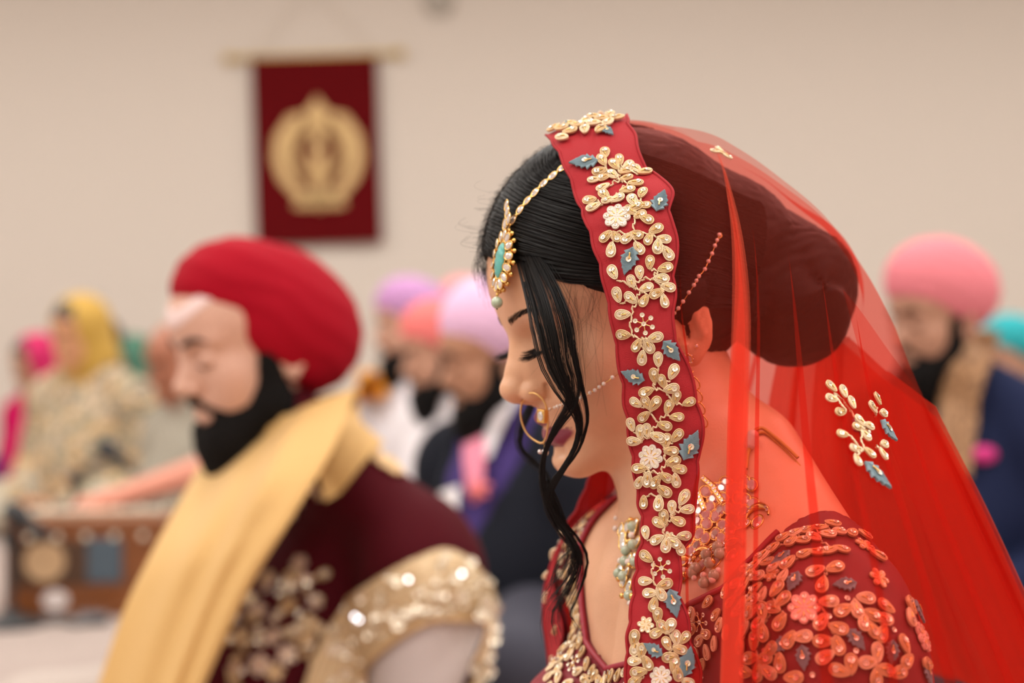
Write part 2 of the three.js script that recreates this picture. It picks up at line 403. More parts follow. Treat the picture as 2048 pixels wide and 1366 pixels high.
// ---------- hair, brows, lashes ----------
const HL = [[20, 64], [0, 60], [-14, 49], [-30, 29], [-58, 10], [-84, -6], [-100, -24], [-110, -46], [-130, -66], [-200, -70]];
function hairline(x) {
  for (let i = 0; i < HL.length - 1; i++) if (x >= HL[i + 1][0]) { const t = clamp((HL[i][0] - x) / (HL[i][0] - HL[i + 1][0]), 0, 1); return lerp(HL[i][1], HL[i + 1][1], t); }
  return -70;
}
function hairMM(x, y, z) {
  let d = ell(x, y, z, -96, 37, 0, 99, 87, 79.5);
  d = smin(d, ell(x, y, z, -125, -5, 0, 62, 62, 72), 16);
  if (z > 0 || z < 0) d = smin(d, ell(x, y, Math.abs(z), -108, -6, 66, 26, 17, 14), 10);
  d = smax(d, (hairline(x) - y) * 0.75, 7);
  d = smin(d, ell(x, y, z, -217, -34, 0, 50, 58, 53), 14);
  d = smin(d, ell(x, y, z, -182, 18, 0, 46, 46, 48), 22);
  return d;
}
function hairF(x, y, z) {
  const q = toHead(x, y, z);
  const bun = Math.hypot(q[0] + 221, q[1] + 34, q[2]);
  const twist = bun < 75 ? 2.2 * Math.sin(Math.atan2(q[1] + 34, q[0] + 221) * 3 + bun * 0.12 + q[2] * 0.1) : 0;
  return (hairMM(q[0], q[1], q[2]) + twist * sstep(75, 60, bun) + 0.8 * noise(q[0] * 0.05, q[1] * 0.2, q[2] * 0.2)) / 1000;
}
console.log('hair');
const hairMat = std(lin(0.0105, 0.0085, 0.0082), 0.38, { specularIntensity: 0.6 });
const hairDark = std(lin(0.009, 0.0075, 0.0075), 0.55, { specularIntensity: 0.4 });
const hairPart = part('hair', nets(hairF, [-0.04, 0.55, -0.13], [0.3, 0.87, 0.13], 0.0034, {}), hairDark, bride, 'black hair parted in the middle and rolled into a bun');
const strands = [];
const toSurf = (p, off) => { // onto the hair surface, off mm above it
  for (let i = 0; i < 3; i++) {
    const e = 0.5, d = hairMM(p.x, p.y, p.z), g = V(hairMM(p.x + e, p.y, p.z) - hairMM(p.x - e, p.y, p.z), hairMM(p.x, p.y + e, p.z) - hairMM(p.x, p.y - e, p.z), hairMM(p.x, p.y, p.z + e) - hairMM(p.x, p.y, p.z - e)).normalize();
    p.addScaledVector(g, off - d);
  }
  return p;
};
const partLine = new THREE.CatmullRomCurve3([V(-1, 60, 0), V(-14, 84, 0), V(-42, 110, 0), V(-95, 125, 0), V(-150, 108, 0)]);
for (const [side, count] of [[1, 1900], [-1, 500]]) {
  for (let i = 0; i < count; i++) {
    const s = Math.pow(rnd(), 1.15), w = (Math.floor(s * 46) / 46 + rr(-0.006, 0.006)) * 1.22, j = rr(-1, 1);
    const a = partLine.getPoint(clamp(s, 0, 1));
    a.z += side * rr(0.4, 2.5);
    const m1 = V(lerp(-10, -70, w), lerp(50, 112, w), lerp(28, 36, w) * side), b = V(lerp(-33, -105, w), lerp(31, 84, w), lerp(57, 62, w) * side), c = V(lerp(-84, -150, w) + j, lerp(4, 62, w) + j * 2, 76 * side), e = V(lerp(-168, -196, w), lerp(-34, 26, w) + j * 4, 52 * side);
    const off = rr(-0.2, 1.5) + (w * 97 % 1) * 0.6;
    const mm = curve([a, m1, b, c, e], 15);
    mm.forEach((p, k) => { toSurf(p, off + 1.0 * Math.sin((k / 15) * Math.PI) * rnd() * 0.5); p.x += noise(i * 0.37, k * 0.35, 1) * 1.2; p.y += noise(i * 0.37, k * 0.35, 7) * 1.2; });
    strands.push({ pts: mm.map((p) => fromHead(p.x, p.y, p.z)), r0: 0.00018, r1: 0.00016 });
  }
}
// short fuzzy curls standing up along the hairline and the parting
for (let i = 0; i < 620; i++) {
  const s = Math.pow(rnd(), 1.3) * 0.75, a = partLine.getPoint(s), q = rr(-26, 7);
  a.z += q; toSurf(a, 0);
  const h = rr(3, 11) * (1 - 0.4 * s), ph = rr(0, 6.28), pts = [];
  for (let k = 0; k <= 8; k++) { const u = k / 8; pts.push(fromHead(a.x + h * u * 0.75 + 1.6 * Math.sin(ph + u * 7) * u + rr(-0.2, 0.2), a.y + h * u * (0.35 + 0.3 * s) - h * u * u * 0.5 * (1 - s) + 1.6 * Math.cos(ph + u * 7) * u, a.z + Math.sin(ph) * h * 0.5 * u)); }
  strands.push({ pts, r0: 0.00013, r1: 0.00005 });
}
// fringe hanging past the far side of the forehead
for (let i = 0; i < 90; i++) {
  const a = V(rr(-6, 2), rr(50, 62), rr(-34, -6)), l = rr(8, 34), pts = [];
  for (let k = 0; k <= 7; k++) { const u = k / 7; pts.push(fromHead(a.x + 5 * u + 2.2 * Math.sin(u * 3 + i), a.y + 3 * u - l * u * u, a.z + Math.sin(i * 1.7) * 4 * u)); }
  strands.push({ pts, r0: 0.00018, r1: 0.00006 });
}
// loose locks: a guide in the picture with depth, a half width in metres, and how many hairs
function lock(guide, widths, count, r = 0.00017, wild = 0.0008) {
  const g = new THREE.CatmullRomCurve3(guide.map(([x, y, z]) => PZ(x, y, z)), false, 'centripetal'), N = 44;
  const pts0 = g.getPoints(N), wd = (u) => { const k = u * (widths.length - 1), i = Math.min(widths.length - 2, Math.floor(k)); return lerp(widths[i], widths[i + 1], k - i); };
  const mids = Array.from({ length: 9 }, () => [rr(-1, 1), rr(0.06, 0.3)]);
  for (let h = 0; h < count; h++) {
    const cl = Math.floor(rnd() * 9), ox = mids[cl][0] + (rnd() + rnd() - 1) * mids[cl][1] * (h % 6 ? 1 : 3), oz = rr(-1, 1), ph = rr(0, 6.28), end = h % 3 ? 1 - 0.22 * rnd() ** 1.4 : rr(0.45, 1), n = Math.max(6, Math.round(N * end)), pts = [];
    for (let k = 0; k <= n; k++) {
      const p = pts0[k].clone(), t = pts0[Math.min(N, k + 1)].clone().sub(pts0[Math.max(0, k - 1)]).normalize(), side = V(-t.y, t.x, 0).normalize(), u = k / N, w = wd(u);
      p.addScaledVector(side, ox * w + wild * u * (noise(cl * 1.7, u * 4, 2) * 3.2 + noise(h * 0.7, u * 5, 2))).add(V(0, 0, oz * w * 0.45 + wild * u * noise(h * 0.7, u * 5, 8)));
      p.x += 0.0005 * Math.sin(ph + u * 25) * u;
      pts.push(p);
    }
    strands.push({ pts, r0: r, r1: r * 0.5 });
  }
}
lock([[1022, 462, 0.012], [1052, 520, 0.04], [1080, 590, 0.064], [1100, 650, 0.074], [1112, 705, 0.077], [1134, 765, 0.074], [1156, 812, 0.068], [1164, 850, 0.062], [1152, 898, 0.055], [1124, 942, 0.05], [1100, 985, 0.046], [1108, 1030, 0.042], [1146, 1078, 0.038], [1163, 1120, 0.034], [1140, 1180, 0.03], [1114, 1230, 0.03], [1128, 1285, 0.03]], [0.003, 0.008, 0.0125, 0.012, 0.007, 0.003, 0.0017, 0.0018, 0.0026, 0.004, 0.008, 0.014], 240);
lock([[1034, 452, 0.014], [1074, 520, 0.05], [1108, 590, 0.07], [1130, 660, 0.078], [1138, 720, 0.078], [1150, 770, 0.074], [1144, 812, 0.07], [1118, 852, 0.062], [1098, 886, 0.056], [1086, 930, 0.05], [1090, 990, 0.046], [1120, 1046, 0.042], [1152, 1096, 0.04], [1150, 1150, 0.036], [1120, 1210, 0.034]], [0.003, 0.009, 0.013, 0.0105, 0.006, 0.0035, 0.0016, 0.0018, 0.003, 0.006, 0.012], 215);
lock([[1060, 560, 0.055], [1092, 660, 0.073], [1118, 745, 0.075], [1142, 790, 0.07], [1160, 840, 0.064], [1158, 890, 0.058], [1134, 930, 0.052], [1108, 962, 0.048], [1094, 1010, 0.045], [1120, 1062, 0.04], [1158, 1110, 0.036], [1150, 1160, 0.034], [1116, 1230, 0.032]], [0.006, 0.006, 0.0035, 0.0016, 0.0015, 0.002, 0.0032, 0.005], 60);
lock([[1030, 560, -0.055], [1050, 700, -0.062], [1058, 800, -0.06], [1040, 850, -0.055], [1038, 895, -0.05], [1068, 930, -0.048], [1090, 950, -0.045], [1100, 1010, -0.04]], [0.004, 0.006, 0.005, 0.003, 0.003, 0.002], 110);
lock([[1096, 960, 0.046], [1128, 1030, 0.04], [1150, 1100, 0.036], [1120, 1160, 0.034], [1102, 1210, 0.034]], [0.002, 0.004, 0.006, 0.008], 70, 0.00014, 0.003);
// single wisps over temple and cheek
for (let i = 0; i < 30; i++) {
  const x = rr(1120, 1215), y = rr(560, 600), l = rr(40, 240), sw = rr(-90, 50), pts = [];
  let ok = true;
  for (let k = 0; k <= 9; k++) {
    const u = k / 9, h = hit(brideF, x + sw * u * u + 18 * Math.sin(u * rr(2, 2.4) + i * 2.3), y + l * u, 0.9, 1.2);
    if (!h) { ok = false; break; }
    pts.push(h.p.addScaledVector(h.n, 0.001 + 0.004 * u * rnd()));
  }
  if (ok) strands.push({ pts: curve(pts, 16), r0: 0.00008, r1: 0.00004 });
}
for (let i = 0; i < 22; i++) { // flyaways against the wall
  const a = partLine.getPoint(rr(0, 0.4)), b = rr(14, 34), ph = rr(0, 6.28), pts = [];
  for (let k = 0; k <= 10; k++) { const u = k / 10; pts.push(fromHead(a.x + b * Math.sin(u * 2.4) * 0.7, a.y + b * u * 0.8 - 10 * u * u, a.z + 8 * Math.sin(ph + u * 3))); }
  strands.push({ pts, r0: 0.00007, r1: 0.00004 });
}
const strandPart = part('hair_strands', tubes(strands, 3), hairMat, bride);
strandPart.userData.kind = 'stuff';
// brows and lashes, built for the near side and mirrored
for (const side of [1, -1]) {
  const hairs = [];
  const onFace = (x, y, z) => { const p = V(x, y, z); for (let i = 0; i < 4; i++) p.x -= headF(p.x, p.y, p.z); return p; };
  for (let i = 0; i < 300; i++) {
    const u = rnd(), z = lerp(12, 50, u), mid = 8.5 + 6.5 * Math.sin(u * 2.0) - 4 * sstep(0.75, 1, u), h = lerp(1.9, 1.1, Math.pow(u, 1.3)), y = mid + rr(-h, h);
    const a = onFace(-2 - 18 * u * u, y, z), b = onFace(-2 - 18 * u * u, y + lerp(3.6, 0.2, u), z + lerp(4, 7, u));
    a.x += 0.1; b.x += 0.5;
    hairs.push({ pts: curve([a, a.clone().lerp(b, 0.5).add(V(0.5, 0, 0)), b], 3).map((p) => fromHead(p.x, p.y, p.z * side)), r0: 0.00011, r1: 0.00004 });
  }
  part('eyebrow', tubes(hairs, 3), hairDark, bride);
  const lash = [];
  for (let i = 0; i < 130; i++) {
    const u = (i % 48) / 47, z = lerp(18, 47, u) + rr(-0.5, 0.5), y = -15.2 + 2.6 * Math.pow(2 * u - 1, 2) + rr(-0.3, 0.3);
    const a = onFace(-8, y, z), l = lerp(12, 18.5, Math.sin(u * 2.2) ** 2) * rr(0.7, 1.08), out = lerp(-0.25, 0.6, u) + rr(-0.2, 0.2), sag = rr(0.3, 0.5);
    const pts = [];
    for (let k = 0; k <= 5; k++) { const v = k / 5; pts.push(fromHead(a.x + l * v * 0.92, a.y - l * sag * v + l * 0.36 * v * v, (a.z + l * out * v) * side)); }
    lash.push({ pts, r0: 0.0003, r1: 0.00005 });
  }
  part('eyelashes', tubes(lash, 3), hairDark, bride);
}
// ---------- embroidery pieces shared by veil and blouse ----------
const goldThread = std(lin(0.72, 0.5, 0.27), 0.42, { metalness: 0.55 });
const goldPale = std(lin(0.82, 0.64, 0.42), 0.45, { metalness: 0.45 });
const goldBead = std(lin(0.85, 0.55, 0.2), 0.22, { metalness: 0.95 });
const sequinMat = std(lin(0.86, 0.76, 0.6), 0.22, { metalness: 0.7 });
const blueThread = std(lin(0.2, 0.29, 0.335), 0.7, { sheen: 0.3, sheenColor: lin(0.5, 0.6, 0.65) });
const whiteThread = std(lin(0.78, 0.66, 0.58), 0.6, { sheen: 0.3, sheenColor: lin(0.9, 0.8, 0.75) });
const pinkThread = std(lin(0.8, 0.5, 0.42), 0.6);
const drop = (t, l, w) => [l * (0.5 - 0.5 * Math.cos(t)) , w * Math.sin(t) * (0.55 + 0.45 * (0.5 - 0.5 * Math.cos(t))) * 1.12]; // a petal's outline, pointed end at x = 0
const ringTube = (l, w, r, h, x0 = 0) => { const pts = []; for (let i = 0; i <= 22; i++) { const [x, y] = drop((i / 22) * 2 * Math.PI, l, w); pts.push(V(x0 + x, y, h)); } return tubes([{ pts, r0: r, r1: r }], 5); };
const petalGeo = (() => {
  const L = 1, W = 0.34, s = new THREE.Shape();
  for (let i = 0; i <= 24; i++) { const [x, y] = drop((i / 24) * 2 * Math.PI, L, W); i ? s.lineTo(x, y) : s.moveTo(x, y); }
  const body = new THREE.ExtrudeGeometry(s, { depth: 0.05, bevelEnabled: true, bevelSize: 0.02, bevelThickness: 0.04, bevelSegments: 1, curveSegments: 6 });
  return merged([body, ringTube(L, W, 0.05, 0.1), ringTube(L * 0.8, W * 0.66, 0.042, 0.13, 0.1), ringTube(L * 0.56, W * 0.36, 0.04, 0.14, 0.2)]);
})();
const sequinGeo = (() => { const g = new THREE.LatheGeometry([[0.03, 0.02], [0.06, 0.0], [0.15, 0.035], [0.16, 0.045], [0.15, 0.05], [0.06, 0.02]].map(([a, b]) => new THREE.Vector2(a, b)), 16); g.rotateX(Math.PI / 2); return g; })();
const beadGeo = new THREE.CapsuleGeometry(0.045, 0.26, 3, 8).rotateZ(Math.PI / 2);
const leafGeo = (() => { // stitched leaf with a toothed edge, stem end at x = 0
  const s = new THREE.Shape(), up = [[0, 0], [0.08, 0.1], [0.17, 0.26], [0.24, 0.18], [0.37, 0.34], [0.43, 0.2], [0.57, 0.27], [0.62, 0.14], [0.75, 0.17], [0.79, 0.08], [1, 0]];
  up.forEach(([x, y], i) => (i ? s.lineTo(x, y) : s.moveTo(x, y)));
  [...up].reverse().slice(1, -1).forEach(([x, y]) => s.lineTo(x + 0.02, -y * 0.92));
  s.closePath();
  const body = new THREE.ExtrudeGeometry(s, { depth: 0.035, bevelEnabled: true, bevelSize: 0.012, bevelThickness: 0.03, bevelSegments: 1 });
  const st = [];
  for (let i = 0; i < 30; i++) { const x = 0.04 + i * 0.031, w = 0.27 * Math.sin(Math.min(1, x * 2.2) * 1.57) * (x > 0.4 ? 1 - (x - 0.4) / 0.62 : 1); for (const q of [-1, 1]) st.push({ pts: [V(x, 0, 0.07), V(x + w * 0.22, q * w * 0.5, 0.075), V(x + w * 0.45, q * w, 0.06)], r0: 0.014, r1: 0.012 }); }
  return merged([body, tubes(st, 4)]);
})();
const flowerPetalGeo = (() => { const s = new THREE.Shape(); for (let i = 0; i <= 20; i++) { const [x, y] = drop((i / 20) * 2 * Math.PI, 1, 0.4); i ? s.lineTo(x, y) : s.moveTo(x, y); } return merged([new THREE.ExtrudeGeometry(s, { depth: 0.05, bevelEnabled: true, bevelSize: 0.05, bevelThickness: 0.08, bevelSegments: 2 }), ringTube(1, 0.4, 0.05, 0.1)]); })();

const flat = (dir, n) => dir.clone().addScaledVector(n, -dir.dot(n)).normalize();
function addPetal(parent, p, n, dir0, len, o = {}) {
  const dir = flat(dir0, n);
  const m = mesh('petal', petalGeo, o.mat ?? (rnd() < 0.55 ? goldThread : goldPale), parent);
  lay(m, p, n, dir); m.scale.setScalar(len);
  m.position.addScaledVector(dir, -len / 2);
  m.rotateX(rr(-0.08, 0.08)); m.rotateY(rr(-0.05, 0.05)); m.position.addScaledVector(n, 0.0008);
  if (o.bare) return m;
  const s = mesh('sequin', sequinGeo, sequinMat, m); s.position.set(0.68, rr(-0.04, 0.04), 0.17); s.rotation.set(rr(-0.25, 0.25), rr(-0.25, 0.25), 0); s.scale.setScalar(1.15);
  const b = mesh('bugle_bead', beadGeo, goldBead, m); b.position.set(0.42, rr(-0.03, 0.03), 0.2); b.rotation.z = rr(-0.25, 0.25);
  return m;
}
function addLeaf(parent, p, n, dir0, len, mat) {
  const dir = flat(dir0, n);
  const m = mesh('leaf', leafGeo, mat ?? blueThread, parent, mat ? undefined : 'blue grey stitched leaf');
  lay(m, p, n, dir); m.scale.setScalar(len); m.position.addScaledVector(dir, -len / 2).addScaledVector(n, 0.0009);
  const s = mesh('sequin', sequinGeo, sequinMat, m); s.position.set(0.45, 0, 0.1); s.scale.setScalar(0.62);
  const b = mesh('bugle_bead', beadGeo, goldBead, m); b.position.set(0.33, 0, 0.12); b.scale.setScalar(0.7); b.rotation.z = 0.2;
  return m;
}
function addFlower(parent, p, n, dir, rad, mat, count = 8) {
  const g = new THREE.Group(); g.name = 'flower'; parent.add(g);
  lay(g, p, n, dir); g.scale.setScalar(rad);
  for (let i = 0; i < count; i++) {
    const a = (i / count) * 2 * Math.PI;
    const m = mesh('petal', flowerPetalGeo, mat, g); m.rotation.z = a; m.scale.set(1, 0.8, 1); m.position.z = (i % 2) * 0.04;
    const b = mesh('bugle_bead', beadGeo, goldBead, g); b.position.set(Math.cos(a) * 0.42, Math.sin(a) * 0.42, 0.17); b.rotation.z = a;
    const s = mesh('sequin', sequinGeo, sequinMat, g); s.position.set(Math.cos(a) * 0.76, Math.sin(a) * 0.76, 0.15);
  }
  return g;
}
function addStar(parent, p, n, dir, rad) { // sequins on short gold beads round a middle
  const g = new THREE.Group(); g.name = 'beaded_star'; parent.add(g);
  lay(g, p, n, dir); g.scale.setScalar(rad);
  for (let i = 0; i < 6; i++) {
    const a = (i / 6) * 2 * Math.PI;
    const b = mesh('bugle_bead', beadGeo, goldBead, g); b.position.set(Math.cos(a) * 0.45, Math.sin(a) * 0.45, 0.08); b.rotation.z = a; b.scale.set(1.7, 1.3, 1.3);
    const s = mesh('sequin', sequinGeo, sequinMat, g); s.position.set(Math.cos(a) * 0.95, Math.sin(a) * 0.95, 0.05); s.scale.setScalar(1.6);
  }
  const s = mesh('sequin', sequinGeo, sequinMat, g); s.position.z = 0.12; s.scale.setScalar(1.6);
  return g;
}

// ---------- the bridal veil ----------
console.log('veil');
const veil = thing('bridal_veil', 'sheer red net veil with scalloped embroidered border draped over the bowed head', 'veil', null, V(0.16, 0.5, 0));
// columns from ridge to hem: picture x, y and world z; the first column is the back edge of the border
const COLS = [
  [[1236, 266, 0], [1284, 345, 0.054], [1318, 480, 0.084], [1330, 640, 0.098], [1368, 850, 0.099], [1350, 1120, 0.108], [1368, 1440, 0.12]],
  [[1400, 284, 0], [1425, 350, 0.055], [1450, 480, 0.098], [1458, 640, 0.112], [1450, 850, 0.118], [1442, 1120, 0.142], [1430, 1440, 0.165]],
  [[1480, 316, 0], [1503, 385, 0.055], [1522, 500, 0.098], [1530, 650, 0.115], [1530, 850, 0.135], [1530, 1120, 0.185], [1530, 1440, 0.215]],
  [[1562, 369, 0], [1590, 440, 0.052], [1610, 560, 0.092], [1628, 700, 0.115], [1652, 880, 0.155], [1690, 1130, 0.222], [1725, 1440, 0.25]],
  [[1650, 440, 0], [1675, 510, 0.048], [1695, 620, 0.082], [1716, 750, 0.105], [1756, 920, 0.14], [1820, 1150, 0.2], [1885, 1440, 0.225]],
  [[1734, 550, 0], [1764, 640, 0.03], [1790, 740, 0.05], [1822, 850, 0.07], [1872, 1000, 0.09], [1952, 1200, 0.12], [2050, 1440, 0.14]],
  [[1790, 655, 0], [1824, 742, 0], [1862, 828, 0], [1904, 910, 0], [1955, 1010, 0], [2034, 1182, 0], [2145, 1440, 0]],
];
const crv = (a, b, c, d, t) => 0.5 * (2 * b + (c - a) * t + (2 * a - 5 * b + 4 * c - d) * t * t + (3 * b - a - 3 * c + d) * t * t * t);
function gridAt(cols, s, t) { // smooth through the control points
  const S = clamp(s, 0, 1) * (cols.length - 1), i = Math.min(cols.length - 2, Math.floor(S)), T = clamp(t, 0, 1) * (cols[0].length - 1), j = Math.min(cols[0].length - 2, Math.floor(T));
  const g = (a, b, k) => cols[clamp(a, 0, cols.length - 1)][clamp(b, 0, cols[0].length - 1)][k];
  return [0, 1, 2].map((k) => crv(...[-1, 0, 1, 2].map((di) => crv(...[-1, 0, 1, 2].map((dj) => g(i + di, j + dj, k)), T - j)), S - i));
}
// folds: where cloth doubles back on itself (place, half width, depth in s) and soft waves
const PLEATS = [[0.055, 0.01, 0.016, 0.3], [0.305, 0.014, 0.022, 0.1], [0.445, 0.02, 0.03, 0.12], [0.575, 0.018, 0.028, 0.14], [0.7, 0.022, 0.034, 0.18], [0.835, 0.022, 0.034, 0.24], [0.95, 0.012, 0.018, 0.3]];
function netAt(u, t, sign, o) {
  let s = u, lift = 0;
  for (const [c, w, d, t0] of PLEATS) {
    const g = sstep(t0 * 0.2, t0 + 0.5, t), x = (u - c) / w;
    s -= d * g * x * Math.exp(-x * x * 0.9) * 1.7;
    lift += g * 0.003 * (0.5 + 0.5 * Math.tanh(x * 1.6)) * Math.exp(-x * x * 0.25);
  }
  let [px, py, z] = gridAt(COLS, s, t);
  const wave = (0.0016 * Math.sin(u * 46 + 1.3 + t * 2) + 0.0022 * noise(u * 9, t * 2.5, 3)) * sstep(0.02, 0.35, t) * sstep(1, 0.9, u) * sstep(0, 0.05, u);
  if (sign > 0) return pushOut(PZ(px, py, z + lift + wave + (o ?? 0)), 0.004 + (o ?? 0));
  const k = (1 - u) ** 1.2, q = PZ(px, py, -z * 0.92 - wave - lift); // the other half falls down the far side, further forward low down
  const base = PZ(px, py, 0);
  q.x = base.x - 0.058 * k * sstep(0.35, 0.78, t); q.y = base.y + 0.01 * k;
  return pushOut(q, 0.004);
}
const wrapF = (x, y, z) => { const q = toHead(x, y, z); return Math.min(hairMM(q[0], q[1], q[2]) / 1000 - 0.0008, brideF(x, y, z)); };
function pushOut(p, margin) { // keep cloth outside the hair and the body
  for (let i = 0; i < 4; i++) {
    const d = wrapF(p.x, p.y, p.z);
    if (d > margin) break;
    const e = 0.0008, g = V(wrapF(p.x + e, p.y, p.z) - wrapF(p.x - e, p.y, p.z), wrapF(p.x, p.y + e, p.z) - wrapF(p.x, p.y - e, p.z), wrapF(p.x, p.y, p.z + e) - wrapF(p.x, p.y, p.z - e)).normalize();
    p.addScaledVector(g, margin - d);
  }
  return p;
}
const netWeave = noiseTex(64, (u, v, x, y) => grey(x % 4 === 0 || y % 4 === 0 ? 0.85 : 0.3));
const netMat = new THREE.MeshPhysicalMaterial({ color: lin(0.95, 0.12, 0.07), roughness: 0.2, transmission: 0.91, thickness: 0, opacity: 0.51, transparent: true, side: THREE.DoubleSide, specularIntensity: 0.0 });
const netFoldMat = netMat.clone(); netFoldMat.opacity = 0.56; netFoldMat.transmission = 0.66; netFoldMat.color = lin(0.95, 0.15, 0.085);
part('netting', sheet((u, v) => netAt(u, v, 1), 420, 90), netMat, veil);
part('netting', sheet((u, v) => netAt(u, v, -1), 220, 60), netMat, veil);

// loose lengths of the same cloth: the doubled fold beside the ear and the gathered end behind the back
for (const [u0, u1, t0, o] of [[0.168, 0.262, 0.04, 0.003], [0.176, 0.256, 0.14, 0.005], [0.17, 0.238, 0.22, 0.007], [0.18, 0.26, 0.28, 0.009], [0.172, 0.25, 0.33, 0.011]])
  part('netting_fold', sheet((u, v) => { const t = lerp(t0, 1, v), w = sstep(0, 0.55, v), c = (u0 + u1) / 2 + 0.012 * v; const s = lerp(c, lerp(u0, u1, u) + 0.012 * v, 0.06 + 0.94 * w); const [px, py, z] = gridAt(COLS, s, t); return pushOut(PZ(px, py, z + o + 0.002 * Math.sin(u * 3.14)), 0.004 + o); }, 14, 90), netFoldMat, veil);
for (const [a0, a1, b0, b1, t0, o] of [[0.66, 0.99, 0.8, 0.985, 0.28, -0.012]])
  part('netting_fold', sheet((u, v) => { const t = lerp(t0, 1, v), s = lerp(lerp(a0, a1, u), lerp(b0, b1, u), v); const [px, py, z] = gridAt(COLS, s, t); return pushOut(PZ(px, py, z + o * sstep(0, 0.3, v) + 0.004 * Math.sin(u * 40 + o * 300) * v), 0.003); }, 120, 50), netMat, veil);
const gatherMat = netMat.clone(); gatherMat.opacity = 0.86; gatherMat.transmission = 0.42; gatherMat.color = lin(0.95, 0.15, 0.085); // many plies pressed together
for (const [a0, t0, o] of [[0.5, 0.34, 0.012], [0.62, 0.3, 0.024]])
  part('netting_fold', sheet((u, v) => { const p = netAt(lerp(a0, 0.996, u), lerp(t0 + 0.1 * (1 - u), 1, v), -1); p.z += o + 0.004 * Math.sin(u * 60 + o * 500) * v; return pushOut(p, 0.003); }, 160, 50), gatherMat, veil);

// border band: front and back edge in the picture, from the ridge down the near side
const BAND_L = [[1108, 300, 0], [1116, 306, 0.018], [1133, 336, 0.04], [1158, 404, 0.066], [1178, 458, 0.08], [1203, 540, 0.09], [1224, 640, 0.096], [1241, 740, 0.098], [1254, 830, 0.098], [1266, 920, 0.098], [1278, 1000, 0.1], [1286, 1060, 0.104], [1274, 1130, 0.108], [1267, 1190, 0.112], [1258, 1260, 0.118], [1253, 1340, 0.124], [1250, 1440, 0.13]];
const BAND_R = [[1252, 263, 0], [1255, 272, 0.014], [1266, 312, 0.036], [1334, 372, 0.076], [1342, 440, 0.09], [1352, 545, 0.099], [1342, 640, 0.105], [1374, 740, 0.105], [1400, 830, 0.105], [1396, 920, 0.106], [1388, 1000, 0.108], [1382, 1060, 0.112], [1358, 1130, 0.115], [1360, 1190, 0.119], [1376, 1260, 0.124], [1394, 1340, 0.128], [1396, 1440, 0.132]];
function bandAt(w, t, sign) {
  const n = BAND_L.length - 1, T = t * n, j = Math.min(n - 1, Math.floor(T)), f = T - j;
  const e = (A) => [0, 1, 2].map((k) => crv(...[-1, 0, 1, 2].map((d) => A[clamp(j + d, 0, n)][k]), f));
  const l = e(BAND_L), r = e(BAND_R);
  const sl = 4.5 * Math.abs(Math.sin(t * 62)) - 1.5 + 2 * noise(t * 40, 1, 1), sr = 9 * Math.abs(Math.sin(t * 38 + 0.5)) - 3.2 + 7 * noise(t * 24, 4, 2);
  l[0] -= sl * sstep(0.02, 0.1, t); r[0] += sr * sstep(0.02, 0.1, t);
  if (sign < 0) w = 0.3 + 0.6 * w;
  const x = lerp(l[0], r[0], w), y = lerp(l[1], r[1], w), z = lerp(l[2], r[2], w) + 0.004 * Math.sin(w * Math.PI) + 0.0012 * noise(t * 30, w * 3, 1);
  if (sign > 0) return pushOut(PZ(x, y, z + 0.004), 0.0095);
  const q = PZ(x, y, 0);
  q.z = -z * 0.92 - 0.0022; q.x -= 0.058 * sstep(0.35, 0.78, t); q.y += 0.01 * sstep(0, 0.2, t);
  return pushOut(q, 0.0075);
}
const velvetBump = noiseTex(128, (u, v) => grey(0.5 + 0.3 * noise(u * 40, v * 40, 2) + 0.2 * noise(u * 90, v * 90, 6)));
const bandMat = std(lin(0.36, 0.003, 0.01), 0.75, { sheen: 0.12, sheenColor: lin(0.8, 0.05, 0.06), sheenRoughness: 0.6, bumpMap: velvetBump, bumpScale: 0.0003 });
const bandSheet = (g) => { const a = g.attributes.uv; for (let i = 0; i < a.count; i++) a.setXY(i, a.getX(i) * 2, a.getY(i) * 20); return g; };
const bandNear = part('border_band', merged([bandSheet(sheet((u, v) => bandAt(u, v, 1), 16, 260))]), bandMat, veil, 'crimson scalloped cloth band');
const bandFar = part('border_band', merged([bandSheet(sheet((u, v) => bandAt(u, v, -1), 10, 140))]), bandMat, veil, 'crimson scalloped cloth band');
for (const sgn of [1, -1]) for (const w of [0.0, 1.0]) { const pts = []; for (let i = 0; i <= 520; i++) pts.push(bandAt(w, i / 520, sgn)); part('corded_edge', tubes([{ pts, r0: 0.0011, r1: 0.0011 }], 6), bandMat, veil); }
veil.updateMatrixWorld(true);
const ray = new THREE.Raycaster();
bandNear.updateMatrixWorld(true);
function onMesh(m, px, py) {
  const dir = P(px, py, 1).sub(EYE).normalize();
  ray.set(EYE, dir);
  const h = ray.intersectObject(m, false)[0];
  if (!h) return null;
  const N = m.geometry.attributes.normal, n = V(0, 0, 0);
  for (const k of [h.face.a, h.face.b, h.face.c]) n.add(V(N.getX(k), N.getY(k), N.getZ(k)));
  n.normalize();
  if (n.dot(dir) > 0) n.negate();
  return { p: h.point, n, d: h.point.clone().sub(EYE).z * -1 };
}
const picDir = (a) => V(Math.cos(a * D2R), -Math.sin(a * D2R), 0);
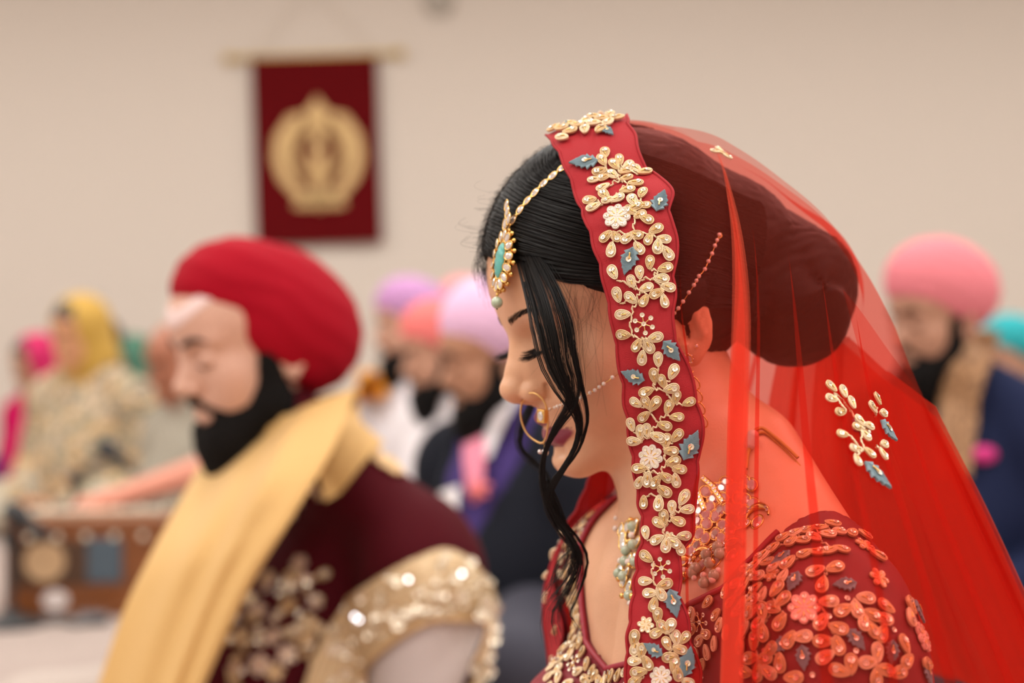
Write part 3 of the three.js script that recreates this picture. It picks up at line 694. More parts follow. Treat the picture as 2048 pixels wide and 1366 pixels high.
// petals: crop x, crop y, direction of the round end (degrees, clockwise from right)
const C1 = [900, 240, 3.416], C2 = [900, 600, 3.416], C5 = [1050, 960, 3.364];
const PET = [
  [C1, 1058, 235, -90, 1040, 285, -110, 1157, 282, -95, 1122, 314, -120, 1215, 318, -50, 1205, 362, -40, 1208, 410, -20, 1270, 345, -110, 1330, 365, -30, 1270, 443, 10, 1215, 492, 0, 1022, 358, 170, 1050, 402, 165, 985, 420, 180, 1048, 470, 150, 1110, 385, -120, 960, 555, -170, 1060, 520, -130, 1085, 556, 180, 985, 605, 160, 1150, 545, -20, 1315, 510, -80, 1250, 560, -110, 1270, 602, -30, 1330, 592, 0, 1235, 627, -140, 1300, 655, -30, 1342, 682, 30, 1070, 800, 140, 1140, 800, 50, 1107, 893, 90, 1215, 812, 150, 1272, 790, 10, 1292, 880, 55, 1405, 752, -30, 1356, 820, 110, 1460, 820, 10, 1415, 872, 100, 1485, 916, 60, 1365, 977, -85, 1468, 1016, -20, 1440, 1090, 0, 1487, 1147, 10, 1410, 1190, 150, 1460, 1242, 80, 1295, 1047, -95, 1120, 1046, -120, 1242, 1107, -110, 1343, 1150, -20, 1330, 1238, 120, 1240, 1218, -140, 1150, 1196, -110, 1187, 1332, 180],
  [C2, 1192, 236, 180, 1403, 256, -15, 1280, 310, 120, 1358, 312, 60, 1316, 395, 95, 1420, 407, -90, 1396, 512, -95, 1450, 552, -110, 1520, 492, -65, 1513, 602, -15, 1345, 627, 160, 1277, 700, -150, 1345, 700, -120, 1402, 706, -60, 1545, 660, -75, 1492, 732, -70, 1628, 697, -20, 1550, 800, 0, 1470, 856, 15, 1330, 792, 140, 1243, 852, -110, 1305, 902, -90, 1262, 962, 180, 1350, 890, -100, 1423, 937, 20, 1480, 962, -80, 1552, 927, -50, 1512, 1032, 0, 1522, 1102, -20, 1566, 1156, 10, 1541, 1232, 80, 1477, 1210, 30, 1470, 1302, 30, 1410, 1240, 130, 1300, 1152, 180, 1355, 1222, 100, 1300, 1242, 120, 1600, 1340, -60],
  [C5, 805, 150, 90, 905, 160, 90, 1065, 122, -60, 1088, 200, -10, 990, 187, -90, 1028, 282, 20, 940, 250, -100, 902, 290, -140, 820, 356, -110, 896, 402, 160, 1065, 372, 0, 1040, 460, 70, 950, 440, 100, 1002, 420, 30, 826, 516, -150, 815, 682, 180, 938, 702, -20, 845, 762, 180, 915, 767, 60, 870, 840, 100, 895, 910, -90, 930, 990, -130, 975, 982, -60, 887, 1030, 150, 1012, 1062, -90, 1070, 1062, -50, 952, 1102, -110, 1038, 1142, 10, 972, 1190, 170, 742, 1062, -80, 747, 1132, 100, 792, 1152, -80, 742, 1220, 180, 828, 1230, 60, 767, 1290, 170, 1002, 1240, -70, 1022, 1302, 80, 745, 1352, 150, 1090, 1360, 20],
];
const stems = [];
const petalBases = [];
for (const [[ox, oy, k], ...a] of PET) for (let i = 0; i < a.length; i += 3) {
  const px = ox + a[i] / k, py = oy + a[i + 1] / k, h = onMesh(bandNear, px, py);
  if (!h) { console.log('petal off band', px | 0, py | 0); continue; }
  const len = 0.0094 * rr(0.92, 1.12), dir = picDir(a[i + 2]);
  h.p.sub(veil.position);
  h.p.addScaledVector(h.n, 0.0004);
  addPetal(veil, h.p, h.n, dir, len);
  petalBases.push({ p: h.p.clone().addScaledVector(flat(dir, h.n), -len * 0.5).addScaledVector(h.n, 0.0006), used: 0 });
}
// couched cords joining the petals into sprays
function linkStems(bases, reach, parent) {
  const inTree = bases.map(() => false);
  for (let r = 0; r < bases.length; r++) {
    if (inTree[r]) continue;
    inTree[r] = true;
    for (;;) {
      let best = null, bd = reach;
      for (let i = 0; i < bases.length; i++) if (inTree[i]) for (let j = 0; j < bases.length; j++) if (!inTree[j]) { const d = bases[i].p.distanceTo(bases[j].p); if (d < bd) { bd = d; best = [i, j]; } }
      if (!best) break;
      inTree[best[1]] = true;
      const a = bases[best[0]].p, b = bases[best[1]].p;
      if (bd < 0.001) continue;
      const pts = []; for (let k = 0; k <= 8; k++) { const u = k / 8; pts.push(a.clone().lerp(b, u).add(V(0.0007 * Math.sin(u * 9), 0.0007 * Math.cos(u * 11) - 0.0007 + 0.0012 * Math.sin(u * 3.14), 0.0006 * Math.sin(u * 3.14)))); }
      mesh('stem', tubes([{ pts, r0: 0.0006, r1: 0.0005 }, { pts: pts.map((p, k) => p.clone().add(V(0.0006 * Math.cos(k * 2), 0.0006 * Math.sin(k * 2), 0.0003))), r0: 0.0005, r1: 0.0005 }], 5), goldPale, parent);
    }
  }
}
linkStems(petalBases, 0.014, veil);
for (const [[ox, oy, k], bx, by, tx, ty] of [[C1, 1410, 650, 1465, 470], [C1, 1015, 302, 815, 290], [C1, 1250, 870, 1195, 1065], [C2, 1455, 280, 1570, 415], [C2, 1335, 545, 1170, 490], [C2, 1590, 1090, 1690, 890], [C5, 975, 735, 1010, 930], [C5, 930, 1175, 800, 1100], [C5, 1060, 1320, 1115, 1120]]) {
  const px = ox + (bx + tx) / 2 / k, py = oy + (by + ty) / 2 / k, h = onMesh(bandNear, px, py);
  if (!h) { console.log('leaf off band', px, py); continue; }
  const len = (Math.hypot(tx - bx, ty - by) / k / FPX) * h.d;
  addLeaf(veil, h.p.sub(veil.position).addScaledVector(h.n, 0.0006), h.n, V(tx - bx, by - ty, 0).normalize(), len);
}
for (const [[ox, oy, k], x, y, r] of [[C1, 1142, 666, 92], [C2, 1376, 1072, 84], [C5, 915, 1325, 72], [C5, 815, 975, 56], [C5, 968, 385, 40]]) {
  const h = onMesh(bandNear, ox + x / k, oy + y / k);
  if (h) addFlower(veil, h.p.sub(veil.position).addScaledVector(h.n, 0.0008), h.n, picDir(10), (r / k / FPX) * h.d, r > 60 ? whiteThread : goldPale, r > 60 ? 8 : 6);
}
for (const [[ox, oy, k], x, y, r] of [[C2, 1325, 165, 66], [C5, 920, 592, 62]]) {
  const h = onMesh(bandNear, ox + x / k, oy + y / k);
  if (h) addStar(veil, h.p.sub(veil.position).addScaledVector(h.n, 0.0008), h.n, picDir(20), (r / k / FPX) * h.d);
}
// the stretch of band on top of the head, seen almost edge on
for (let i = 0; i < 15; i++) {
  const w = 0.12 + 0.78 * ((i * 0.618) % 1), t = 0.004 + 0.075 * ((i + 0.5) / 15), p = bandAt(w, t, 1), q = bandAt(w + 0.03, t, 1), r = bandAt(w, t + 0.01, 1);
  const n = q.sub(p).cross(r.sub(p)).normalize(); if (n.y < 0) n.negate();
  addPetal(veil, p.sub(veil.position).addScaledVector(n, 0.0015), n, V(rr(-1, 1), 0.3, rr(-0.7, 0.7)).normalize(), 0.0105);
}
for (const [w, t] of [[0.7, 0.085], [0.3, 0.02]]) { const p = bandAt(w, t, 1), n = V(0, 0.7, 0.7); addLeaf(veil, p.sub(veil.position).addScaledVector(n, 0.001), n, V(0.6, -0.8, 0.3).normalize(), 0.012); }
// far half: petals in loose sprays down the band
for (let i = 0; i < 26; i++) {
  const w = 0.2 + 0.6 * rnd(), t = 0.05 + 0.93 * ((i + 0.5) / 26), p = bandAt(w, t, -1);
  addPetal(veil, p.sub(veil.position).add(V(0, 0, -0.0012)), V(0, 0.1, -1).normalize(), picDir(rr(0, 360)), 0.0105, { bare: true });
}
// sprays sewn on the netting
const netNear = veil.children.find((c) => c.name === 'netting');
netNear.updateMatrixWorld(true);
{
  const C4 = [1300, 640, 3.416], bases = [];
  for (const a of [[1225, 465, -120], [1305, 500, -85], [1225, 550, 180], [1362, 575, -85], [1285, 640, 160], [1300, 792, 170], [1385, 895, 180], [1400, 970, 100], [1485, 920, 35], [1575, 860, -20], [1570, 925, 75], [1500, 605, -130], [1535, 545, -90], [1570, 645, -15], [1420, 700, -110], [1475, 735, -10], [1455, 800, 60], [1405, 745, 180]]) {
    const h = onMesh(netNear, C4[0] + a[0] / C4[2], C4[1] + a[1] / C4[2]);
    if (!h) continue;
    const dir = picDir(a[2]);
    h.p.sub(veil.position).addScaledVector(h.n, 0.0012);
    addPetal(veil, h.p, h.n, dir, 0.0088);
    bases.push({ p: h.p.clone().addScaledVector(dir, -0.0044) });
  }
  linkStems(bases, 0.016, veil);
  for (const [bx, by, tx, ty] of [[1530, 725, 1690, 805], [1470, 985, 1605, 1165]]) {
    const h = onMesh(netNear, C4[0] + (bx + tx) / 2 / C4[2], C4[1] + (by + ty) / 2 / C4[2]);
    if (h) addLeaf(veil, h.p.sub(veil.position).addScaledVector(h.n, 0.0012), h.n, V(tx - bx, by - ty, 0).normalize(), (Math.hypot(tx - bx, ty - by) / C4[2] / FPX) * h.d * 1.1);
  }
  const h = onMesh(netNear, C4[0] + 1435 / C4[2], C4[1] + 745 / C4[2]);
  if (h) addFlower(veil, h.p.sub(veil.position).addScaledVector(h.n, 0.0006), h.n, picDir(15), 0.0075, bandMat, 5);
  for (const [x, y, a] of [[1428, 302, 160], [1442, 306, 20], [1452, 312, 30], [1436, 298, -90]]) { const q = onMesh(netNear, x, y + 6); if (q) addPetal(veil, q.p.sub(veil.position).addScaledVector(q.n, 0.0012), q.n, picDir(a), 0.0072); }
}
// ---------- the bride's clothes ----------
console.log('blouse');
const tab = (T, x) => { for (let i = 0; i < T.length - 1; i++) if (x >= T[i + 1][0]) return lerp(T[i][1], T[i + 1][1], clamp((T[i][0] - x) / (T[i][0] - T[i + 1][0]), 0, 1)); return T[T.length - 1][1]; };
const NECK_F = [[0.05, 0.118], [-0.02, 0.116], [-0.04, 0.108], [-0.055, 0.082], [-0.08, 0.06], [-0.1, 0.038], [-0.112, 0.0], [-0.13, -0.06]];
const NECK_B = [[0.05, 0.12], [-0.03, 0.116], [-0.06, 0.1], [-0.08, 0.05], [-0.1, -0.04]];
const neckEdge = (f, u) => lerp(tab(NECK_B, u), tab(NECK_F, u), sstep(-0.05, -0.02, f));
function blouseF(x, y, z) {
  const [f, u, l] = toTorso(x, y, z);
  let d = torsoF(x, y, z) - 0.0032 - 0.0006 * noise(x * 60, y * 60, z * 60);
  d = smax(d, (neckEdge(f, u) - Math.abs(l)) * 0.7, 0.003);
  d = smax(d, -0.3 - u, 0.004);
  return smax(d, f - 0.16, 0.004);
}
const blouseMat = std(lin(0.2, 0.008, 0.018), 0.62, { sheen: 0.35, sheenColor: lin(0.6, 0.06, 0.08), bumpMap: velvetBump, bumpScale: 0.0004 });
const blouse = part('blouse', nets(blouseF, [-0.1, 0.26, -0.26], [0.38, 0.6, 0.3], 0.0032, {}), blouseMat, bride, 'dark red blouse covered in gold embroidery');
const toBlouse = (p) => p.sub(bride.position);
// along the neckline: maroon piping and rows of embroidery
const frontOf = (u, l) => { let f = 0.2; for (let i = 0; i < 60; i++) { const p = fromTorso(f, u, l), d = torsoF(p.x, p.y, p.z) - 0.003; if (d < 0.0003) break; f -= d * 0.8; } return fromTorso(f, u, l); };
const gradOf = (F, p) => { const e = 0.0008; return V(F(p.x + e, p.y, p.z) - F(p.x - e, p.y, p.z), F(p.x, p.y + e, p.z) - F(p.x, p.y - e, p.z), F(p.x, p.y, p.z + e) - F(p.x, p.y, p.z - e)).normalize(); };
const rim = [];
for (let i = -40; i <= 40; i++) { const a = Math.abs(i) / 40, u = lerp(-0.112, -0.005, a ** 1.6), l = Math.sign(i) * tab(NECK_F, u); rim.push([u, l]); }
part('neckline_piping', tube(rim.map(([u, l]) => frontOf(u, l)), 0.0022, 200, 7), std(lin(0.3, 0.006, 0.025), 0.5), blouse);
let placed = 0;
const worldDir = (a, n) => { const r = V(Math.cos(a), Math.sin(a), 0.0); return r.addScaledVector(n, -r.dot(n)).normalize(); };
for (let k = 0; k < 4; k++) for (let i = 3; i < rim.length - 3; i += 2) {
  const [u0, l0] = rim[i], s = Math.sign(l0) || 1, off = 0.008 + k * 0.0105, a = Math.abs(i - 40) / 40;
  const u = u0 - off * (1 - 0.75 * a) + rr(-0.002, 0.002), l = l0 + s * off * (0.35 + 0.6 * a) + rr(-0.002, 0.002);
  const p = frontOf(u, l), n = gradOf(torsoF, p);
  toBlouse(p).addScaledVector(n, 0.001);
  const t = (i * 7 + k * 3) % 9;
  if (t === 4) addStar(blouse, p, n, worldDir(rr(0, 6), n), 0.006);
  else addPetal(blouse, p, n, worldDir(rr(0, 6.28), n), 0.0098, { bare: k > 2 });
  placed++;
}
{ // sleeve and shoulder, read off the picture
  const C6 = [1450, 960, 3.364], at = (x, y) => { const h = hit(blouseF, C6[0] + x / C6[2], C6[1] + y / C6[2]); if (!h) return null; h.p = toBlouse(h.p).addScaledVector(h.n, 0.0008); return h; };
  const bases = [];
  const S = [610, 625, 160, 735, 605, -30, 655, 720, 100, 695, 830, 0, 790, 885, 150, 875, 880, 90, 935, 805, 0, 980, 915, 20, 920, 965, 100, 980, 1015, 70, 1060, 940, 10, 1045, 1040, 120, 1070, 860, -140, 760, 1005, 20, 650, 960, 120, 660, 1090, 180, 760, 1120, 80, 675, 1195, 150, 530, 1060, 0, 440, 1080, 120, 380, 960, 120, 400, 815, -40, 335, 870, -150, 360, 745, -60, 270, 890, -120, 245, 970, 140, 145, 1000, -90, 215, 1085, -100, 270, 1030, 60, 190, 1200, 180, 280, 1205, 0, 160, 1290, 180, 240, 1290, 90, 310, 1290, 20, 380, 1230, 80, 470, 1330, 0, 765, 1285, -160, 845, 1240, -90, 950, 1230, 170, 1010, 1165, -80, 1060, 1280, 10, 1005, 1330, 100, 1150, 1300, -20, 1205, 1220, 150, 1190, 1110, -90, 1340, 1240, 180, 1410, 1280, 60, 1330, 830, -100, 1230, 850, -90, 1230, 930, 110, 540, 510, 150, 620, 500, 30, 700, 490, 150, 780, 480, 30, 430, 570, 120, 330, 470, 140, 450, 430, 100, 520, 420, 20, 600, 400, -120, 690, 380, 10, 760, 360, -40, 850, 370, 120, 930, 380, 20, 640, 340, 160, 720, 310, 10, 560, 350, 150, 480, 370, 140, 400, 400, 130, 960, 340, 60, 1110, 480, 60, 1150, 560, 100, 1190, 640, 40, 1240, 690, 80, 1290, 760, 20, 1210, 610, -30, 1020, 520, 10, 1380, 930, 70, 1400, 1010, 100, 270, 520, 130, 210, 590, 140, 180, 640, 120, 150, 700, 110, 230, 660, 30, 130, 850, 100, 180, 890, 90, 200, 820, 0, 320, 1150, -40, 120, 1110, 60];
  for (let i = 0; i < S.length; i += 3) { const h = at(S[i], S[i + 1]); if (!h) continue; const dir = picDir(S[i + 2]); dir.addScaledVector(h.n, -dir.dot(h.n)).normalize(); addPetal(blouse, h.p, h.n, dir, S[i + 1] < 520 ? 0.0105 : 0.0118, { mat: rnd() < 0.7 ? goldThread : goldPale }); bases.push({ p: h.p.clone().addScaledVector(dir, -0.0055) }); }
  linkStems(bases, 0.011, blouse);
  for (const [x, y, r] of [[535, 865, 108], [1320, 1060, 100], [935, 445, 70], [1030, 665, 75], [320, 640, 60]]) { const h = at(x, y); if (h) addFlower(blouse, h.p, h.n, picDir(8).addScaledVector(h.n, -picDir(8).dot(h.n)).normalize(), (r / C6[2] / FPX) * h.d, r > 90 ? pinkThread : goldThread, r > 90 ? 8 : 6); }
  for (const [x, y, a] of [[465, 695, 100], [800, 710, 170], [880, 1080, 60], [530, 1200, 80], [1110, 1165, 110], [390, 1110, 150], [380, 540, 130], [1290, 890, 70], [1350, 1310, 90]]) { const h = at(x, y); if (!h) continue; const dir = picDir(a); dir.addScaledVector(h.n, -dir.dot(h.n)).normalize(); addLeaf(blouse, h.p, h.n, dir, 0.0155); }
  for (const [x, y] of [[270, 1150], [590, 1310], [880, 1150], [1130, 1010], [590, 800], [700, 920], [820, 800]]) { const h = at(x, y); if (h) { const b = mesh('sequin', sequinGeo, sequinMat, blouse); lay(b, h.p, h.n, picDir(0)); b.scale.setScalar(0.011); } }
}
// the wide skirt she sits in
function skirtF(x, y, z) {
  const [f, u, l] = toTorso(x, y, z), yy = y;
  let d = ell(f, yy, l, 0.12, 0.0, 0, 0.42, 0.165, 0.44);
  d = smin(d, ell(f, yy, l, -0.02, 0.1, 0, 0.17, 0.16, 0.19), 0.06);
  d += 0.006 * Math.sin(Math.atan2(l, f - 0.02) * 26) * sstep(0.12, 0.34, Math.hypot(l, f));
  return smax(d, 0.003 - y, 0.004);
}
part('skirt', nets(skirtF, [-0.5, -0.01, -0.6], [0.75, 0.3, 0.65], 0.012, {}), std(lin(0.3, 0.008, 0.018), 0.7, { sheen: 0.3, sheenColor: lin(0.7, 0.08, 0.08) }), bride, 'crimson pleated skirt spread on the floor');
// ---------- jewellery ----------
console.log('jewels');
const gold = std(lin(0.83, 0.52, 0.17), 0.22, { metalness: 1 });
const goldSoft = std(lin(0.8, 0.5, 0.2), 0.35, { metalness: 1 });
const stoneMat = std(lin(0.78, 0.72, 0.7), 0.14, { metalness: 0.75, clearcoat: 1, clearcoatRoughness: 0.05 });
const stonePink = std(lin(0.72, 0.55, 0.55), 0.08, { metalness: 0.3, clearcoat: 1, clearcoatRoughness: 0.05 });
const pearlMat = std(lin(0.82, 0.7, 0.62), 0.25, { clearcoat: 0.6, clearcoatRoughness: 0.15 });
const greenMat = new THREE.MeshPhysicalMaterial({ color: lin(0.42, 0.5, 0.36), roughness: 0.15, clearcoat: 1, clearcoatRoughness: 0.05 });
const turqMat = std(lin(0.12, 0.46, 0.42), 0.3, { clearcoat: 0.5 });
const gemGeo = (() => { const g = new THREE.LatheGeometry([[0, 0.26], [0.55, 0.26], [0.92, 0.1], [1, 0]].map(([a, b]) => new THREE.Vector2(a, b)), 10); g.rotateX(Math.PI / 2); return g.toNonIndexed(); })();
gemGeo.computeVertexNormals();
const bezelGeo = (() => { const g = new THREE.LatheGeometry([[0, -0.25], [1.05, -0.25], [1.28, -0.1], [1.28, 0.1], [1.12, 0.18], [1.0, 0.1], [0.95, 0], [0, 0]].map(([a, b]) => new THREE.Vector2(a, b)), 20); g.rotateX(Math.PI / 2); return g; })();
function gem(parent, p, n, dir, rx, ry, mat = stoneMat, met = gold) { // an oval stone in its setting
  const b = mesh('setting', bezelGeo, met, parent);
  lay(b, p, n, dir); b.scale.set(rx, ry, Math.min(rx, ry));
  mesh('stone', gemGeo, mat, b);
  return b;
}
const ballGeo = new THREE.SphereGeometry(1, 14, 10);
function bead(parent, name, p, r, mat) { const m = mesh(name, ballGeo, mat, parent); m.position.copy(p); m.scale.setScalar(r); return m; }
function link(parent, a, b, r = 0.0002) { return mesh('chain_link', tubes([{ pts: [a, a.clone().lerp(b, 0.5).add(V(0, -0.0003, 0.0002)), b], r0: r, r1: r }], 5), gold, parent); }
const both = (x, y, z) => Math.min(hairF(x, y, z), brideF(x, y, z));

// head ornament: a chain along the parting, a pendant on the forehead, a green bead
{
  const t = thing('head_ornament', 'gold head chain with a clear stone pendant and turquoise centre on the forehead', 'jewellery', null, fromHead(0, 60, 3));
  const loc = (p) => p.clone().sub(t.position);
  const path = [[1126, 340], [1108, 354], [1090, 370], [1073, 388], [1058, 404], [1043, 422], [1029, 442], [1018, 462]];
  path.forEach(([x, y], i) => {
    const h = hit(both, x, y, 0.9, 1.25); if (!h) return;
    const q = path[Math.min(i + 1, path.length - 1)], o = path[Math.max(i - 1, 0)], dir = V(q[0] - o[0], o[1] - q[1], 0).normalize();
    const n = h.n.clone().add(V(-0.3, 0.2, 0.2)).normalize();
    gem(t, loc(h.p).addScaledVector(n, 0.0022), n, dir, 0.0032, 0.0021, stoneMat);
    const h2 = hit(both, (x + q[0]) / 2, (y + q[1]) / 2, 0.9, 1.25); if (h2) bead(t, 'gold_bead', loc(h2.p).addScaledVector(h2.n, 0.0018), 0.0012, gold);
  });
  const c = hit(both, 1012, 522, 0.9, 1.25).p.add(V(-0.003, 0, 0.005)), n = V(-0.87, 0.1, 0.5).normalize(), up = V(0.28, 0.96, 0).normalize(), dir = up.clone().addScaledVector(n, -up.dot(n)).normalize(), side = n.clone().cross(dir);
  const at = (a, b, o = 0) => loc(c).addScaledVector(dir, a).addScaledVector(side, b).addScaledVector(n, o);
  const plate = mesh('pendant_plate', new THREE.CylinderGeometry(1, 0.96, 0.3, 32).rotateX(Math.PI / 2), gold, t); lay(plate, at(0, 0, -0.001), n, dir); plate.scale.set(0.021, 0.0125, 0.008);
  const teal = mesh('carved_stone', (() => { const g = new THREE.SphereGeometry(1, 40, 24), a = g.attributes.position; for (let i = 0; i < a.count; i++) { const x = a.getX(i), z = a.getZ(i); if (z > 0) a.setZ(i, z * (1 + 0.14 * Math.sin(x * 16 + Math.abs(a.getY(i)) * 5))); } g.computeVertexNormals(); return g; })(), turqMat, t, 'carved turquoise stone');
  lay(teal, at(0, 0, 0.001), n, dir); teal.scale.set(0.0125, 0.0056, 0.0032);
  const ringG = mesh('stone_rim', tubes([{ pts: Array.from({ length: 33 }, (_, i) => V(Math.cos((i / 32) * 6.2832), Math.sin((i / 32) * 6.2832), 0)), r0: 0.07, r1: 0.07 }], 6), gold, t); lay(ringG, at(0, 0, 0.0012), n, dir); ringG.scale.set(0.0132, 0.0064, 0.006);
  for (let i = 0; i < 14; i++) { const a = (i / 14) * 2 * Math.PI; gem(t, at(Math.cos(a) * 0.018, Math.sin(a) * 0.0107, 0.0012), n.clone().addScaledVector(side, Math.sin(a) * 0.35).normalize(), dir.clone().multiplyScalar(Math.cos(a)).addScaledVector(side, Math.sin(a)).normalize(), 0.0034, 0.0024); }
  for (const [a, b, s] of [[0.0255, 0.002, 0.0032], [0.0295, -0.002, 0.003], [0.034, 0.0015, 0.003], [0.0385, 0.004, 0.0028]]) gem(t, at(a, b, 0.001), n, dir, s * 1.25, s * 0.8);
  for (let i = 0; i < 16; i++) { const a = (i / 16) * 2 * Math.PI; bead(t, 'gold_bead', at(Math.cos(a) * 0.0215, Math.sin(a) * 0.0132, -0.0022), 0.0019, gold); }
  const g0 = P(994, 605, 1.07 - c.z - 0.001), top = at(-0.0225, 0, 0);
  link(t, top, loc(g0).add(V(0, 0.004, 0)), 0.0006); bead(t, 'gold_bead', loc(g0).add(V(0.0003, 0.0055, 0)), 0.0012, gold);
  bead(t, 'green_bead', loc(g0), 0.0042, greenMat).userData.label = 'pale green glass bead'; bead(t, 'gold_bead', loc(g0).add(V(0, -0.0045, 0)), 0.0006, std(0x221a12, 0.4));
}
// nose ring with pearl chain
{
  const pierce = hit(brideF, 1060, 787, 0.9, 1.2).p;
  const t = thing('nose_ring', 'large gold hoop nose ring with square stone and pearl chain across the cheek', 'jewellery', null, pierce);
  const loc = (p) => p.clone().sub(t.position);
  const zc = pierce.z;
  const hoop = [[1058, 786, 0.001], [1070, 787, 0.004], [1083, 796, 0.006], [1092, 812, 0.006], [1096, 835, 0.004], [1095, 858, 0.001], [1092, 876, -0.003], [1084, 886, -0.006], [1070, 881, -0.010], [1055, 868, -0.013], [1045, 848, -0.015], [1041, 826, -0.014], [1044, 806, -0.011], [1050, 798, -0.008]].map(([x, y, o]) => loc(PZ(x, y, zc + o)));
  mesh('hoop', tubes([{ pts: new THREE.CatmullRomCurve3(hoop).getPoints(80), r0: 0.0007, r1: 0.0007 }], 8), goldSoft, t);
  const gp = PZ(1085, 832, zc + 0.006), n = V(-0.75, -0.05, 0.66).normalize();
  const cube = mesh('square_setting', new RoundedBoxGeometry(0.0098, 0.0078, 0.0042, 2, 0.0008), gold, t); lay(cube, loc(gp), n, V(0.15, 0.95, 0).normalize());
  const st = mesh('stone', gemGeo, stoneMat, cube); st.rotation.z = 0.3; st.scale.set(0.0036, 0.0028, 0.003); st.position.z = 0.0021;
  const ch = [[1097, 822], [1106, 816], [1116, 812], [1128, 807], [1141, 801], [1156, 795], [1172, 787], [1190, 777], [1206, 765], [1222, 753], [1238, 743], [1258, 728], [1280, 706], [1304, 680], [1335, 640], [1343, 628], [1354, 613], [1363, 602], [1374, 585], [1384, 571], [1394, 556], [1404, 540], [1412, 525], [1419, 509], [1424, 494], [1432, 470]];
  let prev = null;
  ch.forEach(([x, y], i) => {
    const h = hit(both, x, y, 0.85, 1.2), p = loc((h ? h.p.addScaledVector(h.n, 0.0032) : PZ(x, y, 0.06)));
    if (i === 0) p.copy(loc(PZ(x, y, zc + 0.004)));
    if (prev) { const n = Math.max(1, Math.round(prev.distanceTo(p) / 0.005)); for (let k = 0; k < n; k++) { const a = prev.clone().lerp(p, k / n), b = prev.clone().lerp(p, (k + 1) / n); link(t, a, b, 0.0003); if (k) bead(t, 'pearl', a, 0.0014, pearlMat); } }
    if (i > 0) bead(t, 'pearl', p, i < 6 ? 0.0012 : 0.0015, pearlMat);
    prev = p;
  });
  mesh('hook', tubes([{ pts: [[1432, 470], [1438, 467], [1440, 474], [1434, 478]].map(([x, y]) => { const h = hit(both, x, y, 0.85, 1.2); return loc(h.p.addScaledVector(h.n, 0.002)); }), r0: 0.0004, r1: 0.0004 }], 5), gold, t);
  const dp = loc(PZ(1090, 905, zc - 0.002)); link(t, loc(PZ(1088, 886, zc - 0.004)), dp, 0.0003); bead(t, 'crystal_drop', dp, 0.0026, stoneMat); bead(t, 'crystal_drop', dp.clone().add(V(-0.0036, 0.0006, 0)), 0.0017, stoneMat);
}
// ear studs and the drop earring below the lobe
for (const [x, y, r, l] of [[1377, 717, 0.0034, 'small round pave stud earring on the ear lobe'], [1393, 693, 0.0016, 'tiny gold ring earring higher on the ear rim']]) {
  const h = hit(brideF, x, y, 0.85, 1.2); if (!h) continue;
  const t = thing('ear_stud', l, 'earring', null, h.p);
  gem(t, h.n.clone().multiplyScalar(0.001), h.n, V(1, 0, 0), r * 0.8, r * 0.8, stonePink);
  if (r > 0.003) for (let i = 0; i < 8; i++) bead(t, 'small_stone', h.n.clone().multiplyScalar(0.0012).add(V(Math.cos(i * 0.785) * r, Math.sin(i * 0.785) * r, 0)), 0.0007, stoneMat);
}
{
  const top = PZ(1386, 742, 0.075), t = thing('drop_earring', 'gold chandelier drop earring half hidden behind the veil border', 'earring', null, top);
  for (let row = 0; row < 4; row++) for (let i = -1; i <= 1; i++) { const m = mesh('petal_loop', ringTube(0.009, 0.0032, 0.0005, 0), gold, t); m.position.set(-0.002 + i * 0.0035 * (row * 0.5 + 0.5), -0.004 - row * 0.0085, 0.002 * i); m.rotation.z = -Math.PI / 2 + i * 0.3; }
  mesh('hook', tube([V(0, 0, 0), V(-0.001, -0.002, 0.001), V(-0.002, -0.005, 0)], 0.0005, 8, 6), gold, t);
  for (let i = -2; i <= 2; i++) bead(t, 'pearl', V(-0.002 + i * 0.004, -0.04, 0.001), 0.0017, pearlMat);
}
